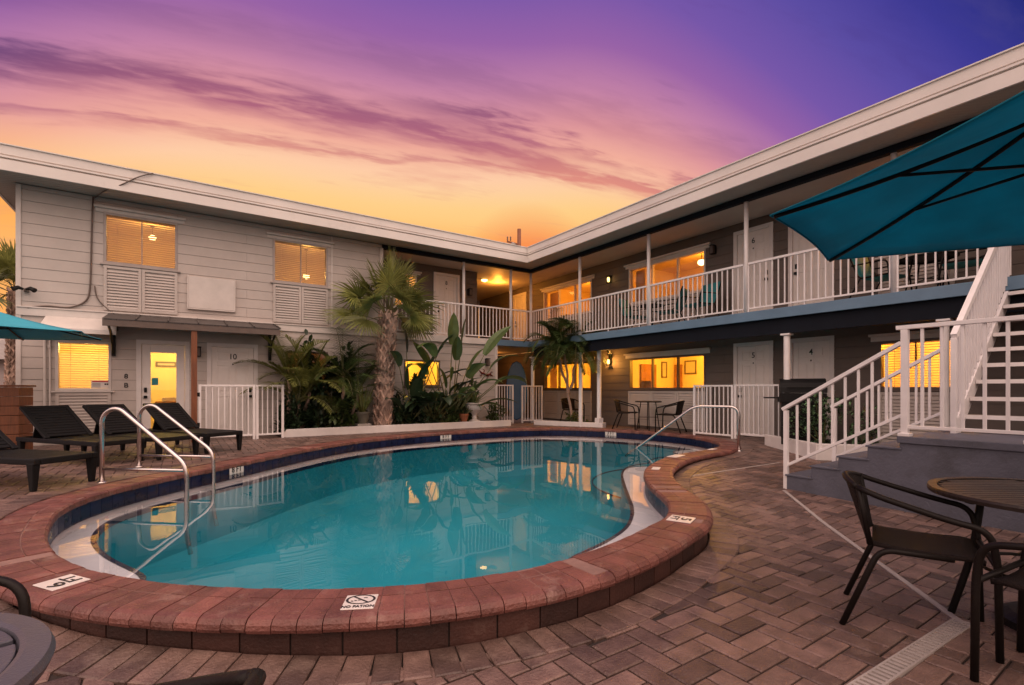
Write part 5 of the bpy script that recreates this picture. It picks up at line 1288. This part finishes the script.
hs = thing('neighbour_house', 'pale low neighbouring house glimpsed past the wall corner under the umbrella', 'house', (*w2(-25, 23), -.1), ROT0)
MB().box(-5, 3.2, -4, 4, 0, 2.6).build('wall', M['house'], hs, local=True)
mb = MB(); mb.add([(-5.5, -4.5, 2.6), (3.7, -4.5, 2.6), (3.7, 4.5, 2.6), (-5.5, 4.5, 2.6), (-4, 0, 4.0), (2.2, 0, 4.0)], [(0, 1, 5, 4), (1, 2, 5), (2, 3, 4, 5), (3, 0, 4), (0, 3, 2, 1)]); mb.build('roof', M['concrete'], hs, local=True)
for wx in (-3, -.5, 1.8): MB().box(wx-.5, wx+.5, -4.03, -3.97, 1, 2.1).build('window', M['darkframe'], hs, local=True)

# ------------------------------------------------------------------ sky
W = bpy.data.worlds.new('World'); S.world = W; W.use_nodes = True
nt = W.node_tree; nt.nodes.clear(); L = nt.links.new
def m(op, a, b=None, c=None, clamp=False):
    n = nt.nodes.new('ShaderNodeMath'); n.operation = op; n.use_clamp = clamp
    for i, v in enumerate((a, b, c)):
        if v is None: continue
        if isinstance(v, (int, float)): n.inputs[i].default_value = v
        else: L(v, n.inputs[i])
    return n.outputs[0]
def srgb(h):
    f = lambda c: c/12.92 if c <= .04045 else ((c+.055)/1.055)**2.4
    return tuple(f(int(h[i:i+2], 16)/255) for i in (1, 3, 5))
tc = nt.nodes.new('ShaderNodeTexCoord'); sep = nt.nodes.new('ShaderNodeSeparateXYZ'); L(tc.outputs['Generated'], sep.inputs[0])
def cdir(px, py):
    v = Vector(((px-CX), F, HY-py)).normalized(); x, y = c2w(v.x, v.y); return Vector((x, y, v.z))
SUND = cdir(300, 415)
def dotn(v):
    n = nt.nodes.new('ShaderNodeVectorMath'); n.operation = 'DOT_PRODUCT'; L(tc.outputs['Generated'], n.inputs[0]); n.inputs[1].default_value = v; return n.outputs['Value']
ang = m('MULTIPLY', m('ARCCOSINE', m('MULTIPLY', dotn(SUND), .9999)), 180/pi)
el = m('MULTIPLY', m('ARCSINE', m('MULTIPLY', sep.outputs['Z'], .9999)), 180/pi)
def ramp(fac, stops, scale):
    r = nt.nodes.new('ShaderNodeValToRGB'); L(m('DIVIDE', fac, scale), r.inputs[0]); e = r.color_ramp.elements
    while len(e) > 1: e.remove(e[-1])
    e[0].position = stops[0][0]/scale; e[0].color = (*stops[0][1], 1)
    for p, c in stops[1:]:
        q = e.new(p/scale); q.color = (*c, 1)
    r.color_ramp.interpolation = 'EASE' if False else 'LINEAR'
    return r.outputs[0]
def mix(f, a, b):
    n = nt.nodes.new('ShaderNodeMix'); n.data_type = 'RGBA'; n.clamp_factor = True
    if isinstance(f, (int, float)): n.inputs['Factor'].default_value = f
    else: L(f, n.inputs['Factor'])
    for k, v in (('A', a), ('B', b)):
        if isinstance(v, tuple): n.inputs[k].default_value = (*v, 1)
        else: L(v, n.inputs[k])
    return n.outputs['Result']
rx, ry = c2w(1, 0); fx, fy = c2w(0, 1)
az = m('MULTIPLY', m('ARCTAN2', dotn((rx, ry, 0)), dotn((fx, fy, 0))), 180/pi)
def sq(v, k): return m('MULTIPLY', m('MULTIPLY', v, v), k)
gaz = m('ADD', sq(m('MAXIMUM', m('SUBTRACT', az, 5), 0), .029), sq(m('MAXIMUM', m('SUBTRACT', -25, az), 0), .022))
fac = m('MINIMUM', m('ADD', m('MAXIMUM', m('ADD', m('MULTIPLY', m('SUBTRACT', el, 20), 1.58), 19), 0), gaz), 179)
base = ramp(fac, [(0, srgb('#ffdc98')), (19, srgb('#fed492')), (24, srgb('#fecca6')), (28, srgb('#f4b09c')), (32, srgb('#e0989c')), (37, srgb('#c482a6')), (43, srgb('#9862a6')), (50, srgb('#7656a8')), (60, srgb('#5b4ca2')), (72, srgb('#3b3892')), (84, srgb('#242a78')),
                  (140, BACK1), (176, BACK2), (180, BACK2)], 180)
low = ramp(el, [(0, srgb('#ffa050')), (12, srgb('#ffb260')), (16.5, srgb('#ffa33e')), (19, srgb('#ffbc60')), (26, srgb('#ffca88'))], 90)
redp = m('MULTIPLY', m('SUBTRACT', 1, m('DIVIDE', m('SUBTRACT', m('MULTIPLY', m('ARCCOSINE', m('MULTIPLY', dotn(cdir(528, 275)), .9999)), 180/pi), 2), 6), clamp=True), .9)

lowf = m('MULTIPLY', m('SUBTRACT', 1, m('DIVIDE', m('SUBTRACT', el, 15), 7), clamp=True), m('SUBTRACT', 1, m('DIVIDE', m('SUBTRACT', ang, 40), 25), clamp=True), clamp=True)
col = mix(m('MULTIPLY', redp, .85), mix(m('MULTIPLY', lowf, .9), base, low), srgb('#f8703f'))
# streaked clouds on a flat layer overhead
zz = m('ADD', m('MAXIMUM', sep.outputs['Z'], 0), .10)
gx, gy = m('DIVIDE', sep.outputs['X'], zz), m('DIVIDE', sep.outputs['Y'], zz)
tx, ty = c2w(.93, .36); nx_, ny_ = c2w(-.36, .93)
cu = m('ADD', m('MULTIPLY', gx, tx), m('MULTIPLY', gy, ty)); cv = m('ADD', m('MULTIPLY', gx, nx_), m('MULTIPLY', gy, ny_))
def noise(su, sv, sc, det, off):
    cb_ = nt.nodes.new('ShaderNodeCombineXYZ'); L(m('ADD', m('MULTIPLY', cu, su), off), cb_.inputs[0]); L(m('MULTIPLY', cv, sv), cb_.inputs[1])
    n = nt.nodes.new('ShaderNodeTexNoise'); n.inputs['Scale'].default_value = sc; n.inputs['Detail'].default_value = det; n.inputs['Roughness'].default_value = .55; n.inputs['Distortion'].default_value = .3; L(cb_.outputs[0], n.inputs['Vector']); return n.outputs['Fac']
n1 = noise(.55, 2.2, 1.7, 6, 3.1); n2 = noise(.9, 3.2, 3.2, 5, 7.7)
n3 = noise(1.6, 6., 4.5, 7, 1.3)
cvw = m('ADD', m('ADD', cv, m('MULTIPLY', m('SUBTRACT', n1, .5), .36)), m('MULTIPLY', m('SUBTRACT', n3, .5), .14))
def band(c, w, s):
    d = m('DIVIDE', m('SUBTRACT', cvw, c), w); return m('MULTIPLY', m('POWER', 2.71828, m('MULTIPLY', m('MULTIPLY', d, d), -1)), s)
dens = m('ADD', m('MULTIPLY', band(1.475, .035, .9), m('DIVIDE', m('SUBTRACT', cu, .1), .3, clamp=True)), m('ADD', m('ADD', band(BAND1, .06, 1.0), band(m('SUBTRACT', BAND2, m('MULTIPLY', m('MAXIMUM', m('SUBTRACT', cu, .2), 0), .2)), .035, .8)), band(BAND3, .08, .3)))
tex = m('ADD', m('ADD', m('MULTIPLY', n1, .45), m('MULTIPLY', n2, .5)), m('MULTIPLY', n3, .25))
cl = m('MULTIPLY', dens, m('DIVIDE', m('SUBTRACT', tex, .40), .24, clamp=True), clamp=True)
wisp = m('MULTIPLY', m('DIVIDE', m('SUBTRACT', m('ADD', m('MULTIPLY', n1, .7), m('MULTIPLY', n3, .3)), .54), .16, clamp=True), .42)
cl = m('MAXIMUM', cl, wisp)
cl = m('MULTIPLY', cl, m('DIVIDE', m('SUBTRACT', el, 5), 8, clamp=True))
cc = ramp(fac, [(0, srgb('#d98a70')), (24, srgb('#e08f80')), (30, srgb('#b0667c')), (38, srgb('#754a7a')), (50, srgb('#664388')), (70, srgb('#332f84')), (140, BACK1), (180, BACK2)], 180)
col = mix(m('MULTIPLY', cl, 1.0), col, cc)
# the sky opposite the afterglow is dimmer at the skyline than overhead
bw = m('DIVIDE', m('SUBTRACT', ang, 82), 22, clamp=True); ef = m('ADD', BLOW, m('MULTIPLY', m('DIVIDE', m('SUBTRACT', el, 5), 55, clamp=True), BHIGH-BLOW))
sc_n = nt.nodes.new('ShaderNodeVectorMath'); sc_n.operation = 'SCALE'; L(col, sc_n.inputs[0]); L(m('ADD', m('SUBTRACT', 1, bw), m('MULTIPLY', bw, ef)), sc_n.inputs['Scale']); col = sc_n.outputs['Vector']
ns = nt.nodes.new('ShaderNodeTexSky'); ns.sky_type = 'NISHITA'; ns.sun_disc = False; ns.sun_elevation = radians(1.0); ns.sun_rotation = atan2(SUND.x, SUND.y)
bg1 = nt.nodes.new('ShaderNodeBackground'); L(col, bg1.inputs['Color']); bg1.inputs['Strength'].default_value = 1.0
bg2 = nt.nodes.new('ShaderNodeBackground'); L(ns.outputs[0], bg2.inputs['Color']); bg2.inputs['Strength'].default_value = .004
ad = nt.nodes.new('ShaderNodeAddShader'); L(bg1.outputs[0], ad.inputs[0]); L(bg2.outputs[0], ad.inputs[1])
wo = nt.nodes.new('ShaderNodeOutputWorld'); L(ad.outputs[0], wo.inputs['Surface'])
W.cycles.sampling_method = 'MANUAL'; W.cycles.sample_map_resolution = 1024

# ------------------------------------------------------------------ camera and render settings
cam = bpy.data.cameras.new('camera'); cam.sensor_width = 36; cam.lens = F/1024*36; cam.shift_y = (HY-342.5)/1024; cam.clip_start = .05; cam.clip_end = 3000
co = bpy.data.objects.new('camera', cam); COL.objects.link(co); co.location = (0, 0, CZ); co.rotation_euler = (pi/2, 0, ROT0); S.camera = co
sl = bpy.data.lights.new('sun', 'SUN'); sl.energy = .12; sl.angle = radians(8); sl.color = (1., .62, .36)
so = bpy.data.objects.new('sun', sl); COL.objects.link(so); so.location = (0, 30, 20); so.rotation_euler = Vector((SUND.x, SUND.y, .06)).to_track_quat('Z', 'Y').to_euler()
S.view_settings.view_transform = 'Standard'; S.view_settings.look = 'None'; S.view_settings.exposure = EXPOSURE; S.view_settings.gamma = 1
S.view_settings.use_curve_mapping = False
S.render.engine = 'CYCLES'; c = S.cycles
c.use_denoising = True; c.max_bounces = 8; c.diffuse_bounces = 4; c.glossy_bounces = 4; c.transparent_max_bounces = 16; c.transmission_bounces = 4; c.sample_clamp_indirect = 6; c.caustics_reflective = False; c.caustics_refractive = False
